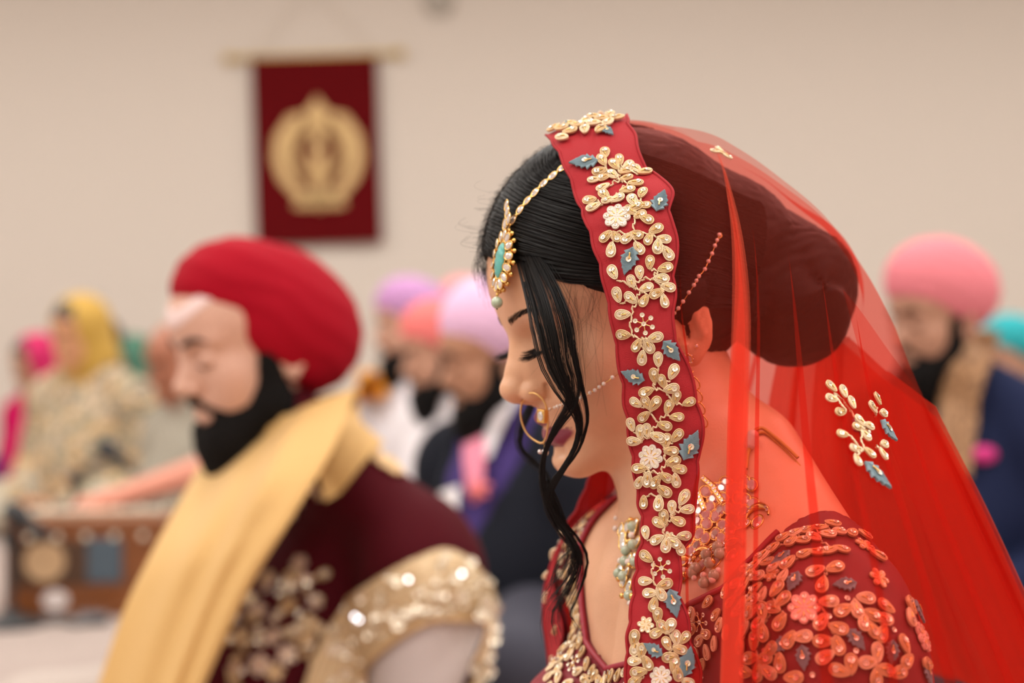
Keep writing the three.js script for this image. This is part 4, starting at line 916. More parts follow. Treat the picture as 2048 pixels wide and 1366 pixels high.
// collar necklace
{
  const C5n = [1050, 960, 3.364], base = fromTorso(0.03, -0.03, 0.06);
  const t = thing('necklace', 'broad gold collar necklace of clear stones with pale green drops and cord', 'necklace', null, base);
  const loc = (p) => p.clone().sub(base);
  const at = (x, y, o = 0.002) => { const h = hit(brideF, C5n[0] + x / C5n[2], C5n[1] + y / C5n[2], 0.8, 1.3); return h ? { p: loc(h.p).addScaledVector(h.n, o), n: h.n } : null; };
  const put = (x, y, rx, ry, a, m) => { const q = at(x, y); if (q) { const d = picDir(a); gem(t, q.p, q.n, d.addScaledVector(q.n, -d.dot(q.n)).normalize(), rx, ry, m ?? stonePink); } };
  const stones = [1225, 85, 40, 1270, 135, 50, 1290, 62, 30, 1178, 215, 80, 1226, 245, 40, 1168, 282, 80, 1230, 302, 50, 1133, 316, 80, 1220, 400, 70, 1162, 450, 80, 1120, 490, 70, 1270, 480, 60, 1075, 540, 60, 1480, 22, 90, 1530, 40, 60, 1490, 140, 60, 1535, 163, 20, 1480, 216, 90, 1420, 60, 30, 1440, 130, 60, 1400, 82, 80, 1405, 268, 20, 1375, 200, 40, 1330, 60, 40, 1340, 130, 50, 1320, 210, 70, 1290, 250, 70, 1360, 20, 30, 1430, 200, 60, 1290, 370, 70, 1340, 310, 40, 1380, 350, 40, 1250, 190, 60, 1170, 150, 60, 1180, 370, 80, 1440, 300, 60, 1330, 400, 60, 1110, 420, 80, 1480, 300, 10, 1395, 420, 30, 1120, 370, 80];
  for (let i = 0; i < stones.length; i += 3) put(stones[i], stones[i + 1], 0.0044, 0.0035, stones[i + 2], i % 2 ? stoneMat : stonePink);
  for (const [x, y, a] of [[1195, 150, 60], [1250, 30, 40], [1310, 110, 50], [1460, 80, 80]]) { const q = at(x, y); if (q) { const m = mesh('gold_bar', new RoundedBoxGeometry(0.016, 0.0042, 0.003, 2, 0.001), gold, t); lay(m, q.p, q.n, picDir(a)); for (let k = -2; k <= 2; k++) { const s = mesh('small_stone', gemGeo, stoneMat, m); s.position.set(k * 0.003, 0, 0.0015); s.scale.set(0.0012, 0.0012, 0.001); } } }
  for (const [x, y] of [[1195, 545], [1075, 610], [1570, 255], [1290, 520], [1400, 480]]) { // crescent with a round drop
    const q = at(x, y); if (!q) continue;
    const arc = []; for (let k = 0; k <= 20; k++) { const a = -0.3 + (k / 20) * 3.8; arc.push(V(Math.cos(a) * 0.0082, Math.sin(a) * 0.0082, 0)); }
    const m = mesh('crescent', tubes([{ pts: arc, r0: 0.0007, r1: 0.0007, mid: 0.0026 }], 8), gold, t); lay(m, q.p, q.n, picDir(0));
    for (let k = 2; k < 19; k += 2) { const s = mesh('small_stone', gemGeo, stoneMat, m); s.position.copy(arc[k]).add(V(0, 0, 0.0018)); s.scale.setScalar(0.0012); }
    const g = gem(t, q.p.clone().add(V(0, -0.002, 0.001)), q.n, picDir(90), 0.0046, 0.0036, stonePink); g.position.add(V(0, -0.0015, 0));
    for (let k = 0; k < 3; k++) bead(t, k === 2 ? 'green_drop' : 'pearl', q.p.clone().add(V(rr(-0.002, 0.002), -0.014 - k * 0.006, 0.002)), k === 2 ? 0.0042 : 0.0022, k === 2 ? greenMat : pearlMat);
  }
  for (let i = 0; i < 46; i++) { // the hanging clusters lower down
    const far = i % 2, x = far ? rr(640, 770) : rr(1060, 1330), y = far ? lerp(260, 860, rnd()) : rr(560, 780) - (x - 1060) * 0.35, q = at(x, y, 0.004);
    if (q) bead(t, i % 3 ? 'pearl' : 'green_drop', q.p, i % 3 ? rr(0.0016, 0.0026) : 0.0038, i % 3 === 2 ? gold : i % 3 ? pearlMat : greenMat);
  }
  for (let i = 0; i < 26; i++) { const q = at(rr(650, 775), rr(290, 760), 0.003); if (q) gem(t, q.p, q.n, picDir(rr(0, 180)), 0.004, 0.003, stoneMat); }
  // tie cord, bead and the chain of tiny stones
  const onBody = (x, y, o = 0.003) => { const h = hit(brideF, x, y, 0.8, 1.3); return h ? loc(h.p).addScaledVector(h.n, o) : null; };
  const cord = [[1500, 884], [1508, 868], [1522, 862], [1545, 878], [1570, 900], [1592, 922]].map(([x, y]) => onBody(x, y)).filter(Boolean);
  const cordMat = std(lin(0.55, 0.3, 0.07), 0.5, { metalness: 0.3 });
  if (cord.length > 2) { mesh('tie_cord', tube(cord, 0.0013, 40, 7), cordMat, t); mesh('tie_cord', tube(cord.map((p, i) => p.clone().add(V(0.0015, -0.001 - 0.001 * i, 0.0006))), 0.0011, 40, 7), cordMat, t); }
  const b = onBody(1503, 890, 0.006); if (b) { const m = mesh('tie_bead', new THREE.CapsuleGeometry(0.0042, 0.006, 4, 14), std(lin(0.75, 0.55, 0.5), 0.5), t); m.position.copy(b); m.rotation.z = -0.35; const p2 = onBody(1496, 915), p3 = onBody(1494, 942); if (p2 && p3) { mesh('tie_cord', tube([b, p2, p3], 0.0016, 14, 7), cordMat, t); for (let k = 0; k < 8; k++) { const q = onBody(1493 - k * 0.6, 925 + k * 4.4, 0.0035); if (q) gem(t, q, V(0, 0, 1), V(1, 0, 0), 0.0011, 0.0011, stoneMat); } } }
}
// ---------- other people: the groom and the seated guests ----------
console.log('people');
function headFrame(o, pitch, yaw, k, roll = 0) {
  const th = pitch * D2R, ps = yaw * D2R, F0 = V(-Math.cos(ps), 0, Math.sin(ps)), L0 = V(Math.sin(ps), 0, Math.cos(ps)), U0 = V(0, 1, 0);
  const F = F0.clone().multiplyScalar(Math.cos(th)).addScaledVector(U0, -Math.sin(th));
  let U = U0.clone().multiplyScalar(Math.cos(th)).addScaledVector(F0, Math.sin(th)), L = L0;
  if (roll) { const c = Math.cos(roll * D2R), s = Math.sin(roll * D2R), U2 = U.clone().multiplyScalar(c).addScaledVector(L, s); L = L.clone().multiplyScalar(c).addScaledVector(U, -s); U = U2; }
  const q = [0, 0, 0];
  return {
    F, U, L, o, k,
    to(x, y, z) { const a = (x - o.x) * 1000 / k, b = (y - o.y) * 1000 / k, c = (z - o.z) * 1000 / k; q[0] = a * F.x + b * F.y + c * F.z; q[1] = a * U.x + b * U.y + c * U.z; q[2] = a * L.x + b * L.y + c * L.z; return q; },
    from: (x, y, z) => o.clone().addScaledVector(F, x * k / 1000).addScaledVector(U, y * k / 1000).addScaledVector(L, z * k / 1000),
  };
}
function torsoFrame(n, yaw) {
  const c = Math.cos(yaw * D2R), s = Math.sin(yaw * D2R), q = [0, 0, 0];
  return {
    n, to(x, y, z) { const a = x - n.x, b = z - n.z; q[0] = -a * c + b * s; q[1] = y - n.y; q[2] = a * s + b * c; return q; },
    from: (f, u, l) => V(n.x - f * c + l * s, n.y + u, n.z + f * s + l * c),
  };
}
// a clothed upper body, arms folded to the lap; metres, scaled by k; back: how far the shoulders lie behind the neck
function coatShape(f, u, ls, k, back, arms, low) {
  f /= k; u /= k; ls /= k;
  const l = Math.abs(ls), b = -back;
  let d = ell(f, u, l, b + 0.02, -0.2 - low * 0.8, 0, 0.12, 0.2, 0.165);
  d = smin(d, cap(f, u, l, -0.01, 0.03, 0.02, b, -0.05 - low, 0.15, 0.05, 0.055), 0.05);
  d = smin(d, ell(f, u, l, b, -0.09 - low, 0.185, 0.072, 0.078, 0.06), 0.045);
  d = smin(d, cap(f, u, l, b, -0.1 - low, 0.19, b + 0.02, -0.33 - low, 0.235, 0.06, 0.05), 0.035);
  d = smin(d, cap(f, u, l, 0, -0.3, 0, 0, -0.45, 0, 0.14, 0.15), 0.08);
  if (arms) d = smin(d, cap(f, u, l, b + 0.02, -0.33 - low, 0.235, b + 0.24, -0.4, 0.12, 0.05, 0.04), 0.035);
  return d * k;
}
function turbanMM(x, y, z, cx, cy, rx, ry, phi, slope) { // middle, half length, half height, tilt and slope of the rim
  const rim = 46 + (x - 5) * slope + 0.0016 * z * z, c = Math.cos(phi), s = Math.sin(phi), dx = x - cx, dy = y - cy;
  const p = dx * c + dy * s, q = -dx * s + dy * c;
  let d = ell(p, q, z, 0, 0, 0, rx, ry, 90);
  d = smin(d, ell(x, y, z, -72, 68, 0, 62, 54, 64), 26);
  const h = (y - rim) * (slope > 0.7 ? 0.72 : 0.85), layer = (h / 30 + 0.5 * noise(x * 0.012, y * 0.012, z * 0.02 + cx)) % 1;
  d -= h > 0 && layer > 0 ? 2.2 * (1 - layer) * sstep(0, 0.25, layer) : 0;
  return smax(d, -h, 9);
}
function beardMM(x, y, z0, n) {
  const z = Math.abs(z0);
  let d = ell(x, y, z, -33, -128, 0, 38, 52, 46);
  d = smin(d, cap(x, y, z, -30, -108, 20, -78, -78, 46, 30, 27), 14);
  d = smin(d, cap(x, y, z, -78, -78, 46, -82, -16, 58, 26, 13), 12);
  d = smin(d, cap(x, y, z, -34, -82, 26, -74, -62, 47, 17, 15), 12);
  d = smin(d, cap(x, y, z, -1, -57.5, 0, -26, -78, 28, 7.5, 11), 5);
  d = smax(d, -ell(x, y, z, 4, -72, 0, 12, 8, 19), 5);
  return d + 1.8 * noise(x * 0.16, y * 0.09, z0 * 0.16 + n);
}
const skinFor = (c) => new THREE.MeshPhysicalMaterial({ color: c, roughness: 0.45, sheen: 0.2, sheenColor: lin(0.8, 0.5, 0.4) });
const beardMat = std(lin(0.008, 0.007, 0.007), 0.8, { specularIntensity: 0.15 });
const FLOOR_CUT = (d, y) => smax(d, 0.002 - y, 0.006);
function seated(o) {
  const hf = headFrame(P(o.x, o.y, o.d), o.pitch ?? 6, o.yaw, o.k ?? 1.06, o.roll ?? 0);
  const np = hf.from(-88, -150, 0);
  const n = V(np.x, np.y + 0.01, np.z).addScaledVector(V(hf.F.x, 0, hf.F.z), o.neck ?? 0), tf = torsoFrame(n, o.tyaw ?? o.yaw);
  const t = thing('person', o.label, 'person', null, V(n.x, 0, n.z));
  const k = o.k ?? 1.06, back = o.back ?? 0.03;
  const a1 = hf.from(-95, -45, 0), a2 = tf.from(-0.015, -0.02, 0);
  const ax = a1.x, ay = a1.y, az = a1.z, bx = a2.x, by = a2.y, bz = a2.z;
  const skinF = (x, y, z) => { const q = hf.to(x, y, z); return smin(cap(x, y, z, ax, ay, az, bx, by, bz, 0.055, 0.06), headF(q[0], q[1], q[2]) * k / 1000, 0.014); };
  // hands resting in the lap, with fingers
  const hand = (x, y, z) => { const [f, u, l] = tf.to(x, y, z); const yy = (y - Math.max(0.05, n.y - 0.45)); return fingers(f / 1.1 + 0.06, yy / 1.1 - 0.385, l / 1.1, Math.sign(l) || 1) * 1.1; };
  const c = hf.from(-80, -20, 0), R = 0.22;
  const lo = [c.x - R, Math.min(by - 0.05, c.y - R), c.z - R], hi = [c.x + R, c.y + R, c.z + R];
  const head = nets(skinF, lo, hi, o.cell ?? 0.006, {});
  const hc = tf.from(0.2, 0, 0), hy = Math.max(0.05, n.y - 0.45);
  const hands = nets(hand, [hc.x - 0.26, hy - 0.06, hc.z - 0.26], [hc.x + 0.26, hy + 0.07, hc.z + 0.26], 0.007, {});
  part('body', merged([head, hands]), skinFor(o.skin ?? lin(0.5, 0.27, 0.17)), t);
  const coat = (x, y, z) => { const [f, u, l] = tf.to(x, y, z); return FLOOR_CUT(coatShape(f, u, l, k, back, true, o.low ?? 0), y) + 0.004 * noise(x * 9, y * 7, z * 9); };
  const coatF = o.coatCut ? (x, y, z) => { const [f, u, l] = tf.to(x, y, z); return smax(coat(x, y, z), o.coatCut(f, u, l), 0.008); } : coat;
  const cm = o.coatMat ?? std(o.coat, 0.85, { specularIntensity: 0.3 });
  const box3 = (r, y0, y1) => [[n.x - r, y0, n.z - r], [n.x + r, y1, n.z + r]];
  const [clo, chi] = box3(0.42, -0.01, n.y + 0.12);
  part(o.coatName ?? 'jacket', nets(coatF, clo, chi, 0.013, {}), cm, t);
  if (o.coatCut) part('shirt', nets((x, y, z) => coat(x, y, z) + 0.008, clo, chi, 0.014, {}), std(o.shirt, 0.85), t);
  const legs = (x, y, z) => { const [f, , ls] = tf.to(x, y, z), l = Math.abs(ls); let d = cap(f, y, l, 0.0, 0.12, 0.1, 0.26, 0.1, 0.3, 0.1, 0.075); d = smin(d, cap(f, y, l, 0.26, 0.09, 0.3, 0.3, 0.06, 0.02, 0.07, 0.05), 0.04); return FLOOR_CUT(d, y); };
  const [llo, lhi] = box3(0.52, -0.01, 0.26);
  part('trousers', nets(legs, llo, lhi, 0.018, {}), std(o.legs ?? lin(0.04, 0.04, 0.06), 0.85), t);
  if (o.turban) {
    const [cx, cy, rx, ry, phi, slope] = o.tsize ?? [-104, 44, 108, 84, 0.3, 0.6], F = (x, y, z) => { const q = hf.to(x, y, z); return turbanMM(q[0], q[1], q[2], cx, cy, rx, ry, phi, slope) * k / 1000; };
    const tc = hf.from(-104, 40, 0);
    part('turban', nets(F, [tc.x - 0.19, tc.y - 0.19, tc.z - 0.19], [tc.x + 0.19, tc.y + 0.19, tc.z + 0.19], 0.0055, {}), std(o.turban, 0.8, { specularIntensity: 0.3 }), t);
  }
  if (o.beard) {
    const F = (x, y, z) => { const q = hf.to(x, y, z); return beardMM(q[0], q[1], q[2], o.x) * k / 1000; };
    const bc = hf.from(-45, -85, 0);
    part('beard', nets(F, [bc.x - 0.13, bc.y - 0.13, bc.z - 0.13], [bc.x + 0.13, bc.y + 0.13, bc.z + 0.13], 0.005, {}), beardMat, t);
  }
  for (const s of [1, -1]) { // brows and lashes as soft dark bars of hair
    const pts = (a) => a.map(([x, y, z]) => { const p = V(x, y, z); for (let i = 0; i < 4; i++) p.x -= headF(p.x, p.y, p.z); return hf.from(p.x + 0.6, p.y, p.z * s); });
    part('eyebrow', tubes([{ pts: curve(pts([[0, 11, 12], [-3, 15.5, 24], [-8, 16, 38], [-15, 12, 47]]), 10), r0: 0.0034, r1: 0.0012, mid: 0.0048 }], 6), beardMat, t);
    part('eyelashes', tubes([{ pts: curve(pts([[-8, -15, 19], [-6, -17, 31], [-10, -15, 45]]), 8), r0: 0.0012, r1: 0.0012, mid: 0.0024 }], 5), beardMat, t);
  }
  return { t, hf, tf, n, k, coatF, coat };
}
// ---------- the groom ----------
console.log('groom');
const velvetRed = std(lin(0.06, 0.002, 0.006), 0.8, { specularIntensity: 0.25, sheen: 0.1, sheenColor: lin(0.4, 0.02, 0.04), sheenRoughness: 0.4 });
const groom = seated({
  x: 364, y: 710, d: 2.1, yaw: 36, pitch: 14, tyaw: 34, k: 1.19, low: 0.05, cell: 0.004, back: 0.105, neck: 0.0,
  label: 'groom in dark red turban and maroon velvet coat with full black beard', skin: lin(0.62, 0.36, 0.27), coat: 0, coatMat: velvetRed, coatName: 'velvet_coat',
  turban: lin(0.33, 0.001, 0.012), tsize: [-130, 12, 118, 90, 0.72, 0.95], beard: true, legs: lin(0.46, 0.39, 0.35),
});
{
  const { t, coatF, hf } = groom, base = t.position.clone(), inv = (p) => p.clone().sub(base);
  const out = (p, m) => { for (let i = 0; i < 4; i++) { const d = coatF(p.x, p.y, p.z); if (d > m) break; p.addScaledVector(gradOf(coatF, p), m - d); } return p; };
  { // pale cloth band showing under the front of the turban
    const F = (x, y, z) => { const q = hf.to(x, y, z), a = q[0], b = q[1], c = q[2]; return smax(headF(a, b, c) - 1.6, Math.abs(b - 44 - 0.0012 * c * c * 8) - 11, 3) * hf.k / 1000; };
    const c = hf.from(-40, 40, 0);
    part('under_cloth', nets((x, y, z) => { const q = hf.to(x, y, z); return Math.max(F(x, y, z), (-60 - q[0]) * hf.k / 1000); }, [c.x - 0.13, c.y - 0.09, c.z - 0.13], [c.x + 0.13, c.y + 0.09, c.z + 0.13], 0.004, {}), std(lin(0.8, 0.62, 0.6), 0.7), t, 'pale cloth band under the turban');
  }
  // yellow stole round the neck, falling down the chest
  const ST = [
    [[402, 925, 2.2], [352, 1015, 2.1], [298, 1115, 2.03], [244, 1230, 2.0], [180, 1420, 1.97]],
    [[470, 890, 2.17], [420, 985, 2.06], [372, 1095, 1.96], [318, 1215, 1.94], [252, 1420, 1.92]],
    [[545, 848, 2.13], [490, 965, 1.98], [440, 1080, 1.92], [388, 1205, 1.9], [312, 1420, 1.88]],
    [[620, 808, 2.08], [560, 945, 1.92], [500, 1068, 1.88], [436, 1200, 1.87], [350, 1420, 1.86]],
    [[715, 775, 2.1], [662, 905, 1.96], [582, 1040, 1.88], [492, 1190, 1.86], [388, 1420, 1.85]],
  ];
  const stoleAt = (u, v, o) => { const [px, py, d] = gridAt(ST, u, v); const w = 0.006 * Math.sin(u * 21 + v * 2) * sstep(0, 0.2, v) + 0.004 * noise(u * 6, v * 3, 5); return out(P(px, py, d - w - o), 0.012 + o + Math.max(0, w)); };
  const stoleMat = std(lin(0.68, 0.42, 0.15), 0.75, { sheen: 0.25, sheenColor: lin(0.9, 0.7, 0.4), transmission: 0.12, thickness: 0 });
  const stole = part('stole', merged([sheet((u, v) => stoleAt(u, v, 0.002), 90, 70), sheet((u, v) => stoleAt(u, v, 0), 40, 40)]), stoleMat, t, 'golden yellow cloth stole with soft folds');
  // the part of it that goes round the back of the neck
  part('stole', sheet((u, v) => { const a = lerp(-0.2, Math.PI + 0.35, u), q = groom.tf.from(-0.02 - 0.1 * Math.sin(a), 0.03 + 0.05 * Math.sin(a) - 0.085 * v, 0.12 * Math.cos(a) * (1 + 0.4 * v)); return out(q, 0.014); }, 40, 10), stoleMat, t, 'golden yellow cloth stole with soft folds');
  // gold and white bordered shawl caught under the arm
  const onCoat = (px, py, d0, o) => { const h = hit(coatF, px, py, 1.4, 2.4); return h ? h.p.addScaledVector(h.n, o) : P(px, py, d0); };
  const OUT = [[590, 1420], [640, 1290], [700, 1205], [765, 1155], [830, 1120], [888, 1104], [940, 1135], [975, 1195], [996, 1245], [985, 1300], [955, 1350], [925, 1420]];
  const INN = [[700, 1420], [745, 1345], [785, 1295], [825, 1258], [862, 1238], [905, 1236], [940, 1238], [962, 1242], [978, 1250], [965, 1300], [938, 1350], [908, 1420]];
  const row = (A, v) => { const T = v * (A.length - 1), j = Math.min(A.length - 2, Math.floor(T)); return [0, 1].map((k) => crv(...[-1, 0, 1, 2].map((d) => A[clamp(j + d, 0, A.length - 1)][k]), T - j)); };
  const bandP = (u, v, o) => { const a = row(OUT, v), b = row(INN, v), x = lerp(a[0], b[0], u), y = lerp(a[1], b[1], u); return onCoat(x, y, 1.9, o); };
  const laceTex = noiseTex(256, (u, v) => { const n = noise(u * 22, v * 22, 1) + 0.6 * noise(u * 50, v * 50, 3), k = clamp(0.55 + 0.5 * n, 0, 1); return [lerp(178, 246, k), lerp(140, 226, k), lerp(92, 190, k)]; }, true);
  const lace = std(0xffffff, 0.45, { map: laceTex, metalness: 0.15, bumpMap: plasterBump, bumpScale: 0.004 });
  const shawl = part('shawl_border', sheet((u, v) => bandP(u, v, 0.014 + 0.006 * Math.sin(u * 3.1)), 24, 110), lace, t, 'gold sequinned lace border of the shawl');
  part('shawl', sheet((u, v) => { const a = row(INN, lerp(0.05, 0.62, v)), x = lerp(a[0], lerp(720, 890, v), u), y = lerp(a[1], 1440, u); return onCoat(x, y, 1.9, 0.011); }, 20, 40), std(lin(0.55, 0.47, 0.45), 0.8, { bumpMap: plasterBump, bumpScale: 0.003 }), t, 'white embroidered shawl cloth');
  const edge = []; for (let i = 0; i <= 120; i++) edge.push(bandP(1, i / 120, 0.017));
  part('shawl_cord', tubes([{ pts: edge, r0: 0.004, r1: 0.004 }], 6), goldThread, t);
  // sequins and beads that sparkle on the border
  for (let i = 0; i < 120; i++) {
    const u = rr(0.08, 0.92), v = rr(0.02, 0.98), p = bandP(u, v, 0.021), n = V(rr(-0.6, 0.6), rr(-0.1, 0.8), 1).normalize();
    const m = mesh('sequin', sequinGeo, sequinMat, shawl); lay(m, inv(p), n, V(1, 0, 0)); m.scale.setScalar(rr(0.02, 0.05));
  }
  // gold flowers worked on the velvet
  const coatPart = t.children.find((c) => c.name === 'velvet_coat');
  const on = (x, y) => { const h = hit(coatF, x, y, 1.4, 2.4); if (!h) return null; h.p = inv(h.p).addScaledVector(h.n, 0.002); return h; };
  const brass = std(lin(0.6, 0.42, 0.24), 0.35, { metalness: 0.7 }), rose = std(lin(0.62, 0.45, 0.38), 0.4, { metalness: 0.4 });
  for (const [x, y, r] of [[578, 1212, 24], [515, 1225, 26], [632, 1205, 20], [596, 1160, 24], [600, 1128, 22], [540, 1165, 20], [482, 1275, 24], [520, 1330, 28], [600, 1262, 24], [575, 1310, 26], [470, 1340, 20], [625, 1250, 18], [545, 1275, 22], [500, 1200, 18], [550, 1345, 24], [600, 1000, 16], [625, 975, 16], [655, 960, 16], [690, 945, 18], [590, 1030, 14], [680, 925, 14], [640, 990, 12]]) {
    const h = on(x, y); if (h) addFlower(coatPart, h.p, h.n, picDir(rr(0, 90)).addScaledVector(h.n, -0.0).normalize(), (r * 0.8 / FPX) * h.d, rnd() < 0.5 ? brass : rose, 6);
  }
  for (let i = 0; i < 30; i++) { const x = rr(455, 650), y = rr(1130, 1366), h = on(x, y); if (h && x > 430 + (1366 - y) * 0.22) addPetal(coatPart, h.p, h.n, picDir(rr(0, 360)), rr(0.014, 0.024), { mat: brass, bare: i % 2 === 0 }); }
  for (let i = 0; i < 26; i++) { const h = on(rr(470, 650), rr(1120, 1366)); if (h) { const m = mesh('sequin', sequinGeo, sequinMat, coatPart); lay(m, h.p.addScaledVector(h.n, 0.012), V(rr(-0.5, 0.3), rr(0, 0.9), 1).normalize(), V(1, 0, 0)); m.scale.setScalar(rr(0.025, 0.05)); } }
  for (const [x, y] of [[544, 1198], [822, 1157], [742, 1222], [749, 1228], [905, 1150]]) { const h = hit(coatF, x, y, 1.4, 2.4); if (h) { const m = mesh('crystal', gemGeo, std(lin(0.9, 0.92, 1), 0.05, { metalness: 1 }), coatPart); lay(m, inv(h.p).addScaledVector(h.n, 0.026), V(-0.1, 0.5, 1).normalize(), V(1, 0, 0)); m.scale.setScalar(0.004); } }
  // sequinned edging of the stole over the shoulder
  for (let i = 0; i < 40; i++) { const u = i / 39, x = lerp(690, 800, u) + rr(-8, 8), y = 890 + 60 * u * u + rr(-10, 10), h = on(x, y); if (h) addPetal(coatPart, h.p, h.n, picDir(rr(0, 360)), 0.02, { mat: goldThread, bare: true }); }
}
// ---------- guests on the floor behind ----------
console.log('guests');
const lapel = (w, low) => (f, u, l) => Math.min(0.06, (w * sstep(low, 0.02, u) - Math.abs(l)) * 0.8 + (f < -0.02 ? -0.1 : 0)); // an open front
const suitMan = seated({ x: 892, y: 726, d: 3.05, yaw: 18, pitch: 10, tyaw: 45, k: 1.06, back: 0.03, skin: lin(0.45, 0.22, 0.13), coat: lin(0.012, 0.014, 0.022), shirt: lin(0.045, 0.022, 0.15), coatCut: lapel(0.11, -0.42), turban: lin(0.78, 0.5, 0.72), tsize: [-118, 58, 112, 92, 0.45, 0.8], beard: true, label: 'bearded guest in pale lilac turban, black suit and purple shirt' });
{ // pink tie end and coral rose in the lapel
  const { t, tf, coat } = suitMan, base = t.position.clone();
  const at = (px, py, o) => { const h = hit(coat, px, py, 2.2, 4); return h ? h.p.addScaledVector(h.n, o).sub(base) : P(px, py, 2.8).sub(base); };
  const strip = (A, B, o) => { const g = sheet((u, v) => { const T = v * (A.length - 1), j = Math.min(A.length - 2, Math.floor(T)), f = T - j; return at(lerp(lerp(A[j][0], A[j + 1][0], f), lerp(B[j][0], B[j + 1][0], f), u), lerp(lerp(A[j][1], A[j + 1][1], f), lerp(B[j][1], B[j + 1][1], f), u), o + 0.004 * Math.sin(u * 3.14)); }, 6, 20); return g; };
  mesh('shirt_collar', strip([[985, 800], [955, 870], [940, 930]], [[1040, 800], [1015, 850], [985, 920]], 0.012), std(lin(0.8, 0.76, 0.8), 0.8), t, 'white shirt collar');
  mesh('scarf_end', strip([[942, 870], [938, 920], [945, 985]], [[978, 850], [980, 910], [975, 990]], 0.02), std(lin(0.78, 0.25, 0.36), 0.7), t, 'pink scarf end');
  const r = new THREE.Group(); r.name = 'coral_rose'; t.add(r); r.position.copy(at(970, 988, 0.03));
  for (let i = 0; i < 9; i++) { const m = mesh('petal', new THREE.SphereGeometry(0.014, 10, 8, 0, 6.3, 0, 1.7), std(lin(0.85, 0.2, 0.2), 0.6), r); m.scale.set(1, 0.7, 0.5); m.position.set(Math.cos(i * 2.4) * 0.002 * i, Math.sin(i * 2.4) * 0.002 * i, -0.001 * i + 0.01); m.rotation.z = i * 2.4; }
  mesh('handkerchief', strip([[890, 990], [905, 1010], [915, 1040]], [[930, 975], [925, 1010], [925, 1045]], 0.015), std(lin(0.8, 0.77, 0.78), 0.8), t, 'white folded cloth');
}
seated({ x: 812, y: 712, d: 3.9, yaw: 20, pitch: 8, tyaw: 40, k: 1.06, skin: lin(0.5, 0.26, 0.17), coat: lin(0.75, 0.71, 0.74), coatName: 'kurta', turban: lin(0.8, 0.2, 0.19), beard: true, legs: lin(0.7, 0.66, 0.66), label: 'guest in coral turban and white kurta beside lilac turbaned man' });
const lavMan = seated({ x: 758, y: 652, d: 4.7, yaw: 22, pitch: 4, tyaw: 40, k: 1.15, skin: lin(0.55, 0.3, 0.21), coat: lin(0.74, 0.7, 0.74), coatName: 'kurta', turban: lin(0.5, 0.26, 0.5), beard: true, legs: lin(0.7, 0.66, 0.66), label: 'bearded guest in dusky lavender turban with orange neckcloth' });
{
  const { t, coat } = lavMan, base = t.position.clone();
  const at = (px, py, o) => { const h = hit(coat, px, py, 3.8, 5.6); return h ? h.p.addScaledVector(h.n, o).sub(base) : P(px, py, 4.6).sub(base); };
  mesh('neckcloth', sheet((u, v) => at(lerp(715, 790, u), lerp(742, 800, v) + 8 * Math.sin(u * 3.1), 0.03 + 0.01 * Math.sin(v * 9)), 16, 12), std(lin(0.85, 0.36, 0.03), 0.75), t, 'orange neckcloth');
}
seated({ x: 884, y: 626, d: 5.9, yaw: 24, pitch: 4, tyaw: 40, skin: lin(0.5, 0.26, 0.17), coat: lin(0.3, 0.28, 0.3), turban: lin(0.82, 0.3, 0.34), beard: true, label: 'guest in salmon pink turban seated behind the lavender and lilac turbans' });
const pinkMan = seated({ x: 1800, y: 640, d: 3.0, yaw: 25, pitch: 8, tyaw: 42, k: 1.06, back: 0.05, skin: lin(0.45, 0.23, 0.15), coat: lin(0.012, 0.018, 0.055), turban: lin(0.74, 0.22, 0.26), tsize: [-112, 52, 122, 92, 0.35, 0.66], beard: true, label: 'bearded guest in bright pink turban and navy suit with brocade scarf' });
{
  const { t, coat } = pinkMan, base = t.position.clone();
  const at = (px, py, o) => { const h = hit(coat, px, py, 2.4, 4.2); return h ? h.p.addScaledVector(h.n, o).sub(base) : P(px, py, 3.2).sub(base); };
  const A = [[1925, 660], [1900, 740], [1885, 820], [1880, 900], [1882, 960]], B = [[2000, 660], [1985, 720], [1965, 800], [1950, 880], [1940, 960]];
  const brocade = noiseTex(128, (u, v) => { const n = clamp(0.5 + noise(u * 20, v * 20, 2) + 0.5 * noise(u * 44, v * 44, 5), 0, 1); return [lerp(96, 196, n), lerp(66, 150, n), lerp(44, 104, n)]; }, true);
  mesh('brocade_scarf', sheet((u, v) => { const T = v * 4, j = Math.min(3, Math.floor(T)), f = T - j; return at(lerp(lerp(A[j][0], A[j + 1][0], f), lerp(B[j][0], B[j + 1][0], f), u), lerp(lerp(A[j][1], A[j + 1][1], f), lerp(B[j][1], B[j + 1][1], f), u), 0.022 + 0.006 * Math.sin(u * 7)); }, 14, 40), std(0xffffff, 0.6, { map: brocade }), t, 'brown and gold brocade scarf');
  const c = at(1966, 912, 0.012), m = mesh('pocket_square', new THREE.SphereGeometry(1, 14, 10), std(lin(0.62, 0.03, 0.22), 0.7), t, 'magenta pocket square'); m.position.copy(c); m.scale.set(0.028, 0.018, 0.012);
}
seated({ x: 1975, y: 718, d: 4.9, yaw: 20, pitch: 6, tyaw: 40, skin: lin(0.45, 0.23, 0.15), coat: lin(0.02, 0.3, 0.34), coatName: 'tunic', turban: lin(0.03, 0.36, 0.4), label: 'guest in turquoise turban and tunic behind the navy suited man' });

